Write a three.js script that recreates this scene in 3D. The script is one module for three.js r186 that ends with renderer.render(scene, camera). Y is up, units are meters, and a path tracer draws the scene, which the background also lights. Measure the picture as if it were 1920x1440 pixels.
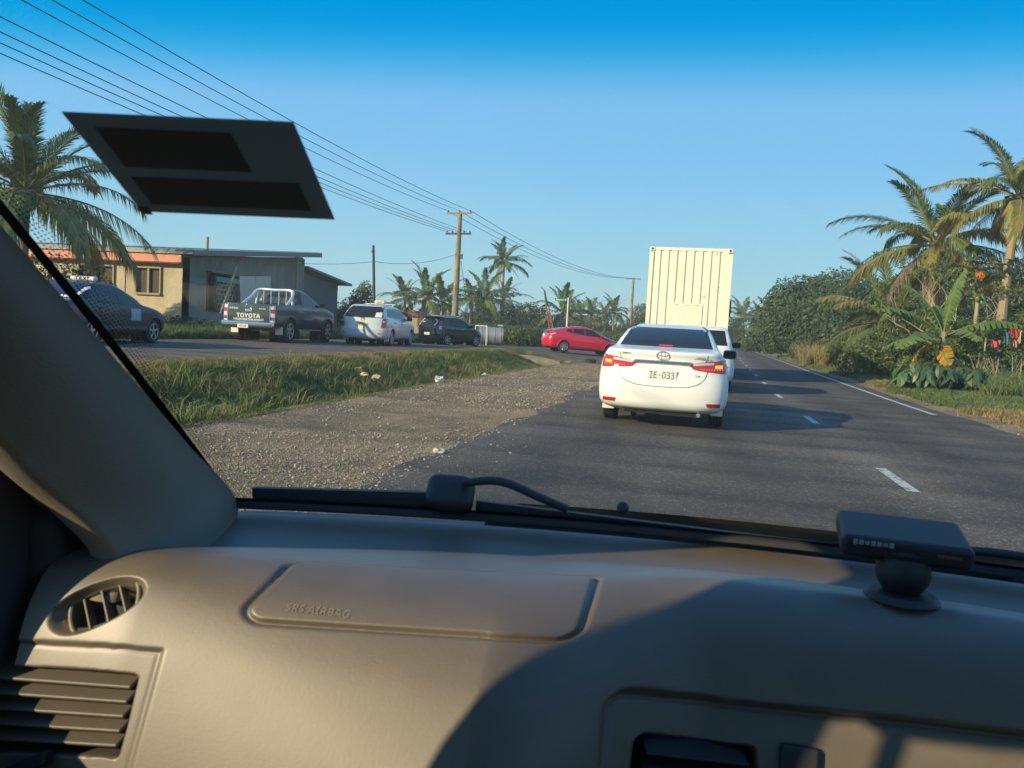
import * as THREE from 'three';
import { mergeGeometries } from 'three/addons/utils/BufferGeometryUtils.js';
import { RoundedBoxGeometry } from 'three/addons/geometries/RoundedBoxGeometry.js';
import { FontLoader } from 'three/addons/loaders/FontLoader.js';
import { TextGeometry } from 'three/addons/geometries/TextGeometry.js';

// ---------- camera, sky, sun, exposure ----------
const scene = new THREE.Scene();
const EYE = new THREE.Vector3(0, 1.2, 0), FPX = 1493;
const YAW = 12.608 * Math.PI / 180, PITCH = 3.963 * Math.PI / 180, ROLL = 3.2 * Math.PI / 180;
const FW = new THREE.Vector3(-Math.sin(YAW) * Math.cos(PITCH), -Math.sin(PITCH), -Math.cos(YAW) * Math.cos(PITCH));
const R0 = new THREE.Vector3().crossVectors(FW, new THREE.Vector3(0, 1, 0)).normalize();
const U0 = new THREE.Vector3().crossVectors(R0, FW);
const RT = R0.clone().multiplyScalar(Math.cos(ROLL)).addScaledVector(U0, Math.sin(ROLL));
const UP = U0.clone().multiplyScalar(Math.cos(ROLL)).addScaledVector(R0, -Math.sin(ROLL));
const camera = new THREE.PerspectiveCamera(2 * Math.atan(720 / FPX) * 180 / Math.PI, 4 / 3, 0.02, 3000);
camera.position.copy(EYE);
camera.quaternion.setFromRotationMatrix(new THREE.Matrix4().makeBasis(RT, UP, FW.clone().negate()));
camera.focus = 12; camera.userData.fStop = 15;
camera.updateMatrixWorld(true);

const SUN_AZ = 44.5 * Math.PI / 180, SUN_EL = 20.3 * Math.PI / 180;      // the light runs to the right and ahead
const SUNV = new THREE.Vector3(Math.sin(SUN_AZ) * Math.cos(SUN_EL), -Math.sin(SUN_EL), -Math.cos(SUN_AZ) * Math.cos(SUN_EL));
const sun = new THREE.DirectionalLight(new THREE.Color().setRGB(1, 0.80, 0.50), 5.0);
sun.position.copy(SUNV).multiplyScalar(-80).add(new THREE.Vector3(-3, 0, -25));
sun.target.position.set(-3, 0, -25);
sun.castShadow = true; sun.shadow.mapSize.set(4096, 4096); sun.shadow.bias = -0.0005;
Object.assign(sun.shadow.camera, { left: -70, right: 70, top: 70, bottom: -70, near: 1, far: 260 });
scene.add(sun, sun.target);

{ // clear morning sky: pale at the horizon, blue above, the same all round but for a mild glow on the sun's side
  const W = 256, H = 128, d = new Float32Array(W * H * 4);
  const st = [[-0.05, [0.36, 0.50, 0.52]], [0.0, [0.41, 0.59, 0.61]], [0.08, [0.30, 0.54, 0.67]], [0.2, [0.19, 0.45, 0.74]], [0.42, [0.125, 0.345, 0.71]], [0.75, [0.085, 0.24, 0.58]], [1.0, [0.06, 0.18, 0.48]]];
  for (let j = 0; j < H; j++) for (let i = 0; i < W; i++) {
    const el = ((j + 0.5) / H - 0.5) * Math.PI, az = ((i + 0.5) / W - 0.5) * 2 * Math.PI, s = Math.sin(el);
    let c = st[0][1];
    for (let k = 0; k + 1 < st.length; k++) if (s >= st[k][0]) { const t = Math.min(1, (s - st[k][0]) / (st[k + 1][0] - st[k][0])); c = st[k][1].map((a, q) => a + (st[k + 1][1][q] - a) * t); }
    if (s < -0.05) c = [0.16, 0.16, 0.12];
    const v = new THREE.Vector3(Math.cos(el) * Math.cos(az), s, Math.cos(el) * Math.sin(az));
    const g = s < -0.05 ? 1 : 1 + 0.45 * Math.pow(Math.max(0, -v.dot(SUNV)), 6);
    d.set([c[0] * g, c[1] * g, c[2] * (1 + (g - 1) * 0.7), 1], (j * W + i) * 4);
  }
  const t = new THREE.DataTexture(d, W, H, THREE.RGBAFormat, THREE.FloatType);
  t.mapping = THREE.EquirectangularReflectionMapping; t.magFilter = THREE.LinearFilter; t.minFilter = THREE.LinearFilter; t.wrapS = THREE.RepeatWrapping; t.needsUpdate = true;
  scene.background = t; scene.environment = t; scene.backgroundIntensity = 1; scene.environmentIntensity = 1;
}
const renderer = new THREE.WebGLRenderer({ antialias: true });
renderer.setSize(1024, 768);
renderer.toneMapping = THREE.LinearToneMapping; renderer.toneMappingExposure = 1.38;
renderer.shadowMap.enabled = true;

// ---------- helpers ----------
const V = (x, y, z) => new THREE.Vector3(x, y, z);
const lerp = (a, b, t) => a + (b - a) * t, clamp = (x, a = 0, b = 1) => Math.min(b, Math.max(a, x));
const sst = (a, b, x) => { const t = clamp((x - a) / (b - a)); return t * t * (3 - 2 * t); };
function rng(s) { let a = s >>> 0; return () => { a = (a + 0x6D2B79F5) | 0; let t = Math.imul(a ^ (a >>> 15), 1 | a); t = (t + Math.imul(t ^ (t >>> 7), 61 | t)) ^ t; return ((t ^ (t >>> 14)) >>> 0) / 4294967296; }; }
const hsh = (x, y) => { let h = Math.imul(x, 374761393) + Math.imul(y, 668265263) | 0; h = Math.imul(h ^ (h >>> 13), 1274126177); return ((h ^ (h >>> 16)) >>> 0) / 4294967296; };
function vn(x, y, per = 0) { const xi = Math.floor(x), yi = Math.floor(y), fx = x - xi, fy = y - yi, u = fx * fx * (3 - 2 * fx), v = fy * fy * (3 - 2 * fy), w = (q) => per ? ((q % per) + per) % per : q; const a = hsh(w(xi), w(yi)), b = hsh(w(xi + 1), w(yi)), c = hsh(w(xi), w(yi + 1)), d = hsh(w(xi + 1), w(yi + 1)); return lerp(lerp(a, b, u), lerp(c, d, u), v); }
const fbm = (x, y, o = 4, per = 0) => { let s = 0, a = 0.5, n = 0; for (let i = 0; i < o; i++) { s += a * vn(x, y, per); n += a; a *= 0.5; x *= 2; y *= 2; per *= 2; } return s / n; };
const ray = (px, py) => FW.clone().addScaledVector(RT, (px - 960) / FPX).addScaledVector(UP, -(py - 720) / FPX);
const at = (px, py, d) => EYE.clone().addScaledVector(ray(px, py), d);
const onY = (px, py, h = 0) => { const r = ray(px, py); return EYE.clone().addScaledVector(r, (h - 1.2) / r.y); };
const onX = (px, py, X) => { const r = ray(px, py); return EYE.clone().addScaledVector(r, X / r.x); };
const onZ = (px, py, Z) => { const r = ray(px, py); return EYE.clone().addScaledVector(r, Z / r.z); };
const taken = {};
function numbered(n) { const k = taken[n] = (taken[n] ?? -1) + 1; return k ? n + '_' + String(k).padStart(3, '0') : n; }
function shade(m) { m.castShadow = m.receiveShadow = true; return m; }
function part(name, geo, mat, parent) { const m = shade(new THREE.Mesh(Array.isArray(geo) ? merge(geo) : geo, mat)); m.name = name; parent.add(m); return m; }
function tag(o, label, category, group) { o.userData.label = label; o.userData.category = category; if (group) o.userData.group = group; return o; }
function thing(name, label, category, p = V(0, 0, 0), turn = 0, group) { const g = new THREE.Group(); g.name = numbered(name); g.position.copy(p); g.rotation.y = turn; scene.add(g); return tag(g, label, category, group); }
function solo(name, geo, mat, label, category, group) { const m = part(numbered(name), geo, mat, scene); return tag(m, label, category, group); }
function struct(name, geo, mat) { const m = part(numbered(name), geo, mat, scene); m.userData.kind = 'structure'; return m; }
function stuff(o, name, label, category) { o.name = numbered(name); shade(o); o.userData.kind = 'stuff'; scene.add(o); return tag(o, label, category); }
function merge(list) {
  const col = list.some(g => g.attributes.color);
  const l = list.map(g => { const n = g.index ? g.toNonIndexed() : g.clone(); for (const k of Object.keys(n.attributes)) if (!['position', 'normal', 'uv', 'color'].includes(k)) n.deleteAttribute(k); const c = n.attributes.position.count; if (!n.attributes.normal) n.computeVertexNormals(); if (!n.attributes.uv) n.setAttribute('uv', new THREE.Float32BufferAttribute(new Float32Array(c * 2), 2)); if (col && !n.attributes.color) n.setAttribute('color', new THREE.Float32BufferAttribute(new Float32Array(c * 3).fill(1), 3)); n.morphAttributes = {}; return n; });
  return mergeGeometries(l, false);
}
const mv = (g, x = 0, y = 0, z = 0, rx = 0, ry = 0, rz = 0) => { if (rx) g.rotateX(rx); if (ry) g.rotateY(ry); if (rz) g.rotateZ(rz); return g.translate(x, y, z); };
const bx = (w, h, d, x = 0, y = 0, z = 0, rx = 0, ry = 0, rz = 0) => mv(new THREE.BoxGeometry(w, h, d), x, y, z, rx, ry, rz);
const rb = (w, h, d, r, x = 0, y = 0, z = 0, rx = 0, ry = 0, rz = 0, s = 3) => mv(new RoundedBoxGeometry(w, h, d, s, Math.min(r, w / 2.01, h / 2.01, d / 2.01)), x, y, z, rx, ry, rz);
const cy = (r1, r2, h, n = 16, x = 0, y = 0, z = 0, rx = 0, ry = 0, rz = 0) => mv(new THREE.CylinderGeometry(r1, r2, h, n), x, y, z, rx, ry, rz);
function bar(a, b, r1, r2 = r1, n = 8) { const d = b.clone().sub(a), g = new THREE.CylinderGeometry(r2, r1, d.length(), n); g.applyQuaternion(new THREE.Quaternion().setFromUnitVectors(V(0, 1, 0), d.clone().normalize())); const m = a.clone().add(b).multiplyScalar(0.5); return g.translate(m.x, m.y, m.z); }
function beam(a, b, w, h) { const d = b.clone().sub(a), g = new THREE.BoxGeometry(w, h, d.length()); const m4 = new THREE.Matrix4().lookAt(a, b, V(0, 1, 0)); g.applyMatrix4(m4); const m = a.clone().add(b).multiplyScalar(0.5); return g.translate(m.x, m.y, m.z); }
const tube = (pts, r, seg = pts.length * 6, rad = 8) => new THREE.TubeGeometry(new THREE.CatmullRomCurve3(pts), seg, r, rad);
function taper(pts, r0, r1, seg = 12, rad = 8, wob = 0) { const c = new THREE.CatmullRomCurve3(pts), g = new THREE.TubeGeometry(c, seg, 1, rad), p = g.attributes.position; for (let i = 0; i <= seg; i++) { const q = c.getPointAt(i / seg), s = lerp(r0, r1, i / seg) * (1 + wob * Math.sin(i * 2.1)); for (let j = 0; j <= rad; j++) { const k = i * (rad + 1) + j; p.setXYZ(k, q.x + (p.getX(k) - q.x) * s, q.y + (p.getY(k) - q.y) * s, q.z + (p.getZ(k) - q.z) * s); } } g.computeVertexNormals(); return g; }
function surf(fn, nu, nv, flip = false, drop) { // grid surface, fn(u,v) -> [x,y,z]; uv in grid units unless fn gives 5 numbers
  const P = [], T = [], I = [];
  for (let j = 0; j <= nv; j++) for (let i = 0; i <= nu; i++) { const q = fn(i / nu, j / nv); P.push(q[0], q[1], q[2]); T.push(q[3] ?? i / nu, q[4] ?? j / nv); }
  for (let j = 0; j < nv; j++) for (let i = 0; i < nu; i++) { const a = j * (nu + 1) + i, b = a + 1, c = a + nu + 1, d = c + 1; if (drop && drop([a, b, c, d].reduce((s, k) => [s[0] + P[k * 3] / 4, s[1] + P[k * 3 + 1] / 4, s[2] + P[k * 3 + 2] / 4], [0, 0, 0]))) continue; if (flip) I.push(a, c, b, b, c, d); else I.push(a, b, c, b, d, c); }
  const g = new THREE.BufferGeometry(); g.setAttribute('position', new THREE.Float32BufferAttribute(P, 3)); g.setAttribute('uv', new THREE.Float32BufferAttribute(T, 2)); g.setIndex(I); g.computeVertexNormals(); return g;
}
function slab(pts, depth, bevel = 0) { const g = new THREE.ExtrudeGeometry(pts instanceof THREE.Shape ? pts : new THREE.Shape(pts.map(p => new THREE.Vector2(p[0], p[1]))), { depth, bevelEnabled: bevel > 0, bevelThickness: bevel, bevelSize: bevel, bevelSegments: 2, curveSegments: 8 }); return g; }
function tint(g, r, gg, b) { const n = g.attributes.position.count, c = new Float32Array(n * 3); for (let i = 0; i < n; i++) c.set([r, gg, b], i * 3); g.setAttribute('color', new THREE.BufferAttribute(c, 3)); return g; }
function tex(w, h, fn, srgb = true) { const d = new Uint8Array(w * h * 4); for (let j = 0; j < h; j++) for (let i = 0; i < w; i++) { const c = fn(i / w, j / h); const k = (j * w + i) * 4; if (typeof c === 'number') d[k] = d[k + 1] = d[k + 2] = clamp(c) * 255; else { d[k] = clamp(c[0]) * 255; d[k + 1] = clamp(c[1]) * 255; d[k + 2] = clamp(c[2]) * 255; } d[k + 3] = 255; } const t = new THREE.DataTexture(d, w, h); t.wrapS = t.wrapT = THREE.RepeatWrapping; t.magFilter = THREE.LinearFilter; t.minFilter = THREE.LinearMipmapLinearFilter; t.generateMipmaps = true; if (srgb) t.colorSpace = THREE.SRGBColorSpace; t.needsUpdate = true; return t; }
function canvasTex(w, h, draw) { const c = document.createElement('canvas'); c.width = w; c.height = h; draw(c.getContext('2d'), w, h); const t = new THREE.CanvasTexture(c); t.colorSpace = THREE.SRGBColorSpace; t.magFilter = THREE.LinearFilter; return t; }
const L = (r, g, b) => new THREE.Color().setRGB(r, g, b);
function mat(name, color, roughness = 0.6, o = {}) { const P = ['transmission', 'clearcoat', 'sheen', 'specularIntensity', 'ior', 'clearcoatRoughness'].some(k => k in o); const m = new (P ? THREE.MeshPhysicalMaterial : THREE.MeshStandardMaterial)({ color, roughness, ...o }); m.name = name; return m; }
const DS = { side: THREE.DoubleSide };
const loader = new FontLoader();
const FB = await loader.loadAsync('fonts/droid/droid_sans_bold.typeface.json'), FM = await loader.loadAsync('fonts/droid/droid_sans_mono_regular.typeface.json');
function text(s, size, depth, font = FB) { const g = new TextGeometry(s, { font, size, depth, curveSegments: 3, bevelEnabled: false }); g.computeBoundingBox(); const b = g.boundingBox; return g.translate(-(b.min.x + b.max.x) / 2, -(b.min.y + b.max.y) / 2, 0); }

// ---------- shared materials ----------
const M = {
  rubber: mat('rubber', L(0.022, 0.022, 0.024), 0.85), black: mat('black plastic', L(0.02, 0.021, 0.023), 0.55), underbody: mat('underbody', L(0.012, 0.012, 0.012), 0.9),
  chrome: mat('chrome', L(0.75, 0.76, 0.78), 0.12, { metalness: 1 }), alloy: mat('alloy', L(0.5, 0.5, 0.51), 0.3, { metalness: 0.85 }), steel: mat('grey steel', L(0.32, 0.33, 0.33), 0.45, { metalness: 0.6 }),
  glass: mat('tinted glass', L(0.02, 0.024, 0.025), 0.06),
  redlamp: mat('red lens', L(0.45, 0.015, 0.02), 0.12, { clearcoat: 1 }), clearlamp: mat('clear lens', L(0.62, 0.6, 0.58), 0.15, { clearcoat: 1 }), redglow: mat('lit lamp', L(0.5, 0.03, 0.02), 0.3, { emissive: L(1, 0.05, 0.02), emissiveIntensity: 1.4 }), amberglow: mat('lit amber lamp', L(0.6, 0.25, 0.02), 0.3, { emissive: L(1, 0.22, 0.02), emissiveIntensity: 1.8 }),
  white: mat('white paint', L(0.74, 0.73, 0.68), 0.5), plateW: mat('plate white', L(0.72, 0.72, 0.66), 0.5), plateY: mat('plate yellow', L(0.75, 0.55, 0.04), 0.5), ink: mat('black ink', L(0.02, 0.02, 0.022), 0.6),
  timber: mat('weathered timber', L(0.34, 0.27, 0.18), 0.85), pole: null, concrete: null,
};

// ---------- ground, roads, verge ----------
const bend = z => 0.036 * (Math.sqrt((z + 18) * (z + 18) + 16) + (-z - 18)) / 2;             // the main road eases to the right
const plateau = z => lerp(0.1, 0.33, sst(-44, -30, z));
function ditchAt(x, z) { // 0..1 depth of the roadside ditch, which ends at the culvert
  const m = sst(-32.2, -30.6, z), a = sst(-5.05, -5.8, x) * (1 - sst(-5.9, -8.3, x)); return m * a;
}
function gy(x, z) {
  const xr = x - bend(z);
  let h = 0;
  if (xr < -4.6) { const p = plateau(z); h = p * sst(-5.4, -8.5, xr) + (z < -31 ? 0 : 0); h -= 0.36 * ditchAt(xr, z); h += (fbm(x * 0.8, z * 0.8, 3) - 0.5) * 0.14 * sst(-5.1, -6.2, xr) * sst(-8.7, -7.9, xr) * sst(-33, -30, z); }
  if (xr > 5) { h = 0.04 * sst(5, 6.5, xr) + 0.22 * sst(8, 14, xr) + (fbm(x * 0.9 + 7, z * 0.9, 3) - 0.5) * 0.12 * sst(5.4, 7, xr); h -= 0.02; }
  return h;
}
function axis(list) { const a = []; for (const [from, to, step] of list) for (let v = from; v < to - 1e-6; v += step) a.push(v); a.push(list[list.length - 1][1]); return a; }
const GX = axis([[-900, -300, 100], [-300, -100, 25], [-100, -30, 5], [-30, -12, 1], [-12, -4.4, 0.3], [-4.4, 5, 1], [5, 12, 0.35], [12, 20, 1], [20, 60, 5], [60, 300, 40], [300, 900, 100]]);
const GZ = axis([[-1500, -400, 100], [-400, -120, 20], [-120, -50, 3], [-50, 2, 0.4], [2, 16, 2], [16, 80, 16], [80, 300, 55]]);
const soilT = tex(512, 512, (u, v) => { const a = fbm(u * 8, v * 8, 5, 8), b = fbm(u * 40 + 3, v * 40, 3, 40), g = fbm(u * 5 + 9, v * 5, 3, 5); const k = 0.75 + 0.5 * b; const s = sst(0.42, 0.6, g); return [lerp(0.44, 0.38, s) * k * (0.8 + 0.4 * a), lerp(0.38, 0.40, s) * k * (0.8 + 0.4 * a), lerp(0.25, 0.2, s) * k * (0.8 + 0.4 * a)]; });
const soilB = tex(512, 512, (u, v) => 0.6 * fbm(u * 24, v * 24, 4, 24) + 0.4 * vn(u * 128, v * 128, 128), false);
const rep = (t, x, y) => { const c = t.clone(); c.repeat.set(x, y); c.needsUpdate = true; return c; };
M.soil = mat('soil and thin grass', L(0.9, 0.9, 0.9), 0.95, { map: rep(soilT, 1 / 6, 1 / 6), bumpMap: rep(soilB, 1 / 2, 1 / 2), bumpScale: 0.05 });
{
  const nu = GX.length - 1, nv = GZ.length - 1;
  const g = surf((u, v) => { const x = GX[Math.round(u * nu)], z = GZ[Math.round(v * nv)]; const xr = x - bend(z); const under = (xr > -5 && xr < 5) ? -0.03 : (x < -8.4 && x > -15.2 && z > -60 ? -0.012 : 0); return [x, gy(x, z) + under, z, x, z]; }, nu, nv, true);
  struct('ground', g, M.soil);
}
const aspT = tex(1024, 1024, (u, v) => { const a = fbm(u * 6, v * 6, 4, 6), f = hsh(Math.floor(u * 1024), Math.floor(v * 1024)), s = vn(u * 256, v * 256, 256), l = fbm(u * 3 + 5, v * 12, 3, 3); const chip = s > 0.72 ? 0.2 * f : 0; const k = 0.225 + 0.10 * (a - 0.5) + 0.07 * (f - 0.5) + chip * 0.7 + 0.10 * (l - 0.5); return [k * 1.06, k * 1.0, k * 0.93]; });
const aspB = tex(1024, 1024, (u, v) => 0.6 * vn(u * 256, v * 256, 256) + 0.4 * hsh(Math.floor(u * 512), Math.floor(v * 512)), false);
M.asphalt = mat('worn chip seal', L(2.1, 2.0, 1.84), 0.85, { map: rep(aspT, 1 / 5, 1 / 5), bumpMap: rep(aspB, 1 / 2, 1 / 2), bumpScale: 0.02, vertexColors: true });
const grvT = tex(1024, 1024, (u, v) => { const a = fbm(u * 5, v * 5, 4, 5), s = vn(u * 160, v * 160, 160), f = hsh(Math.floor(u * 512), Math.floor(v * 512)), w = fbm(u * 9 + 4, v * 9, 3, 9); const k = 0.44 + 0.16 * (a - 0.5) + 0.17 * (s - 0.5) + 0.10 * (f - 0.5) + 0.16 * (w - 0.5); return [k * 1.04, k * 0.95, k * 0.79]; });
M.gravel = mat('dusty gravel', L(1.85, 1.68, 1.36), 0.95, { map: rep(grvT, 1 / 4, 1 / 4), bumpMap: rep(aspB, 1 / 3, 1 / 3), bumpScale: 0.05 });
function ribbon(xa, xb, zs, y, nx, colf) { // strip draped on the ground between two edge functions of z
  const nv = zs.length - 1; const g = surf((u, v) => { const z = zs[Math.round(v * nv)], x = lerp(xa(z), xb(z), u); return [x, (typeof y === 'function' ? y(x, z) : y), z, x, z]; }, nx, nv, true);
  if (colf) { const p = g.attributes.position, c = new Float32Array(p.count * 3); for (let i = 0; i < p.count; i++) { const k = colf(p.getX(i), p.getZ(i)); c.set(k, i * 3); } g.setAttribute('color', new THREE.BufferAttribute(c, 3)); }
  return g;
}
const zMain = axis([[-700, -140, 20], [-140, -50, 2], [-50, 3, 0.25], [3, 40, 4]]);
const edgeL = z => -2.2 + bend(z) + (fbm(z * 0.9, 3, 4) - 0.5) * 0.35 - 0.2 * sst(-9, -4, z) - 2.5 * sst(-27, -34, z) * sst(-52, -44, z);
const edgeR = z => 4.98 + bend(z) + (fbm(z * 0.7, 8, 3) - 0.5) * 0.25;
// oil-dark wheel tracks and pale worn chippings between them, as on the real seal
const seal = (x, z) => { const xr = x - bend(z); const t = n => Math.exp(-((xr - n) ** 2) / 0.12); let k = 1 - 0.22 * (t(-1.1) + t(0.45)) - 0.2 * (t(2.9) + t(4.2)); k += 0.5 * Math.exp(-((xr - 1.9) ** 2) / 0.10) * (0.6 + 0.6 * fbm(x * 3, z * 0.8, 3)); k *= 0.72 + 0.6 * fbm(x * 1.3 + 3, z * 0.5, 4); k += 0.45 * sst(-1.7, -2.3, xr) * fbm(x * 4, z * 2, 2); return [k * 1.02, k, k * 0.97]; };
const mainRoad = struct('main_road', ribbon(edgeL, edgeR, zMain, 0, 56, seal), M.asphalt);
mainRoad.position.y = 0.004;
const gravelShoulder = struct('gravel_shoulder', ribbon(z => -5.12 + bend(z) + (fbm(z * 0.8, 21, 3) - 0.5) * 0.5, z => edgeL(z) + 0.35, axis([[-60, 12, 0.4]]), (x, z) => -0.002 + Math.max(0, gy(x, z)) * 0.4, 16), M.gravel);
const earthStrip = struct('earth_shoulder', ribbon(z => edgeR(z) - 0.3, z => 5.75 + bend(z) + (fbm(z * 0.9, 5, 3) - 0.5) * 0.6, axis([[-140, 12, 0.6]]), (x, z) => gy(x, z) * 0.9 + 0.0015, 8), M.gravel);
// side road: runs beside the main road behind the ditch and swings over to join it
const sideL = z => -15.1 + 0.0 * z, sideR = z => -8.75 + (fbm(z * 0.7, 31, 3) - 0.5) * 0.4;
M.sideroad = mat('dusty side road', L(2.6, 2.35, 1.95), 0.9, { map: M.asphalt.map, bumpMap: M.asphalt.bumpMap, bumpScale: 0.012 });
struct('side_road', ribbon(sideL, sideR, axis([[-62, 14, 0.5]]), (x, z) => gy(x, z) + 0.006, 10), M.sideroad);
struct('junction_apron', ribbon(z => -8.9, z => edgeL(z) + 0.1, axis([[-52, -31.8, 0.5]]), (x, z) => gy(x, z) + 0.002, 16), M.sideroad);
// painted markings, worn at the edges
M.linePaint = mat('worn line paint', L(0.62, 0.60, 0.54), 0.7, { map: tex(128, 128, (u, v) => { const k = fbm(u * 30, v * 30, 3, 30) > 0.68 ? 0.5 : 0.88 + 0.12 * fbm(u * 9, v * 9, 2, 9); return [k, k, k]; }) });
for (let k = 0; k < 22; k++) { const zc = -7.95 - 5.6 * k, g = ribbon(z => 1.86 + bend(z) * 0.9, z => 1.965 + bend(z) * 0.9, axis([[zc - 0.64, zc + 0.64, 0.16]]), 0.004, 1); part('lane_dash', g, M.linePaint, mainRoad); }
part('edge_line', ribbon(z => 4.5 + bend(z), z => 4.61 + bend(z), axis([[-260, -60, 5], [-60, -16.6, 0.4]]), 0.004, 1), M.linePaint, mainRoad);
{ // worn scraps of old paint on the far lane
  const r = rng(77), l = []; for (let i = 0; i < 46; i++) { const a = r(), x = 3.15 + a * 1.35 + (r() - .5) * 0.1, z = -7.55 + a * 0.5 + (r() - 0.5) * 0.5; l.push(bx(0.03 + r() * 0.12, 0.001, 0.008 + r() * 0.015, x, 0.003, z, 0, (r() - 0.5) * 0.6)); }
  part('old_paint_scrap', l, M.linePaint, mainRoad);
}
// concrete culvert where the ditch ends
const concT = tex(256, 256, (u, v) => { const k = 0.5 + 0.22 * (fbm(u * 6, v * 6, 4, 6) - 0.5) + 0.08 * (hsh(Math.floor(u * 256), Math.floor(v * 256)) - 0.5); return [k, k * 0.96, k * 0.86]; });
M.concrete = mat('weathered concrete', L(1, 1, 1), 0.92, { map: concT, bumpMap: concT, bumpScale: 0.01 });
{
  const c = thing('culvert', 'low concrete culvert headwall at the end of the grassy ditch', 'culvert', V(-6.4, -0.5, -31.0));
  const s = new THREE.Shape(); s.moveTo(-1.5, 0); s.lineTo(1.5, 0); s.lineTo(1.35, 0.5); s.quadraticCurveTo(0.4, 0.72, -0.7, 0.66); s.lineTo(-1.5, 0.55); const h = new THREE.Path(); h.absarc(0.1, 0.28, 0.26, 0, 6.283); s.holes.push(h);
  part('headwall', mv(slab(s, 0.3, 0.02), 0, 0, -0.2), M.concrete, c);
  part('pipe', mv(new THREE.CylinderGeometry(0.26, 0.26, 1.0, 20, 1, true), 0.1, 0.28, -0.72, Math.PI / 2), Object.assign(M.concrete.clone(), DS), c);
  const r = rng(4); for (let i = 0; i < 9; i++) part('rubble_stone', mv(new THREE.DodecahedronGeometry(0.09 + r() * 0.12, 0), -0.8 + r() * 2.6, 0.52 + r() * 0.12, -0.4 - r() * 0.5, r() * 3, r() * 3).scale(1, 0.7, 1), M.concrete, c);
}

// ---------- grass, stones ----------
function tuft(r, n, h, w, lean, splay) { const P = [], C = [], I = []; for (let i = 0; i < n; i++) { const a = r() * 6.283, d = r() * splay, bxx = Math.cos(a) * d, bz = Math.sin(a) * d, hh = h * (0.5 + 0.7 * r()), la = r() * 6.283, ll = lean * hh * (0.3 + r()), wa = r() * 3.14, wx = Math.cos(wa) * w * (0.6 + 0.7 * r()), wz = Math.sin(wa) * w, k = P.length / 3; const mx = bxx + Math.cos(la) * ll * 0.35, mz = bz + Math.sin(la) * ll * 0.35; P.push(bxx - wx, 0, bz - wz, bxx + wx, 0, bz + wz, mx - wx * .7, hh * 0.6, mz - wz * .7, mx + wx * .7, hh * 0.6, mz + wz * .7, bxx + Math.cos(la) * ll, hh * (1 - 0.25 * lean), bz + Math.sin(la) * ll); const c = 0.75 + 0.5 * r(); for (let q = 0; q < 5; q++) C.push(c, c, c * (0.8 + 0.3 * r())); I.push(k, k + 1, k + 2, k + 1, k + 3, k + 2, k + 2, k + 3, k + 4); }
  const g = new THREE.BufferGeometry(); g.setAttribute('position', new THREE.Float32BufferAttribute(P, 3)); g.setAttribute('color', new THREE.Float32BufferAttribute(C, 3)); g.setIndex(I); g.computeVertexNormals(); return g; }
M.grass = mat('grass blades', L(1, 1, 1), 0.85, { vertexColors: true, transmission: 0.3, side: THREE.DoubleSide });
const GREEN = [0.12, 0.17, 0.035], LUSH = [0.065, 0.125, 0.028], DRY = [0.32, 0.235, 0.095], YEL = [0.27, 0.25, 0.065];
function field(name, label, n, seed, geo, place) { const r = rng(seed), m = new THREE.InstancedMesh(geo, M.grass, n), o = new THREE.Object3D(), c = new THREE.Color(); let k = 0, guard = 0; while (k < n && guard++ < n * 8) { const p = place(r); if (!p) continue; o.position.set(p.x, p.y ?? gy(p.x, p.z), p.z); o.rotation.set((r() - .5) * 0.3, r() * 6.28, (r() - .5) * 0.3); const s = (p.s ?? 1) * (0.65 + 0.7 * r()); o.scale.set(s, s * (p.h ?? 1), s); o.updateMatrix(); m.setMatrixAt(k, o.matrix); const q = p.c, j = 0.75 + 0.5 * r(); c.setRGB(q[0] * j, q[1] * j, q[2] * j); m.setColorAt(k, c); k++; } m.count = k; return stuff(m, name, label, 'grass'); }
const mixc = (a, b, t) => a.map((q, i) => lerp(q, b[i], t));
const tuftA = tuft(rng(1), 16, 0.19, 0.006, 0.8, 0.12), tuftB = tuft(rng(2), 14, 0.42, 0.007, 0.9, 0.1), tuftC = tuft(rng(3), 22, 0.10, 0.006, 1.0, 0.16), tuftD = tuft(rng(5), 18, 0.9, 0.012, 0.7, 0.18);
field('ditch_grass', 'green and straw coloured grass lining the roadside ditch', 52000, 11, tuftA, r => { const z = -3 - Math.pow(r(), 1.3) * 30, x = -5.0 - r() * 3.85 + bend(z); const xr = x - bend(z); const n = fbm(x * 0.6, z * 0.35, 3), pt = fbm(x * 1.7 + 9, z * 1.1, 3), dryTop = sst(-7.6, -8.4, xr) * (0.3 + n), lush = sst(-5.4, -6.2, xr) * (1 - dryTop); if (dryTop > 0.6 && r() < 0.35) return null; return { x, z, s: lerp(0.4, 0.72, lush) * (xr > -5.4 ? 0.5 : 1) * lerp(1, 0.5, sst(-7.9, -8.6, xr)), c: mixc(mixc(GREEN, LUSH, lush * n * 0.5), DRY, clamp(dryTop + (xr > -5.4 ? 0.55 * r() : 0) + (r() < 0.1 ? 0.5 : 0) + 0.9 * sst(0.54, 0.68, pt))) }; });
field('tall_ditch_grass', 'long arching grass stems along the gravel edge of the ditch', 1000, 12, tuftB, r => { const z = -5.6 - Math.pow(r(), 2.2) * 20, x = -5.25 - r() * (z > -9 && r() < 0.5 ? 0.4 : 2.4) + bend(z); if (z < -9.5 && x - bend(z) > -5.8) return null; return { x, z, s: 0.5 + 0.4 * r(), c: mixc(GREEN, YEL, r()) }; });
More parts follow.
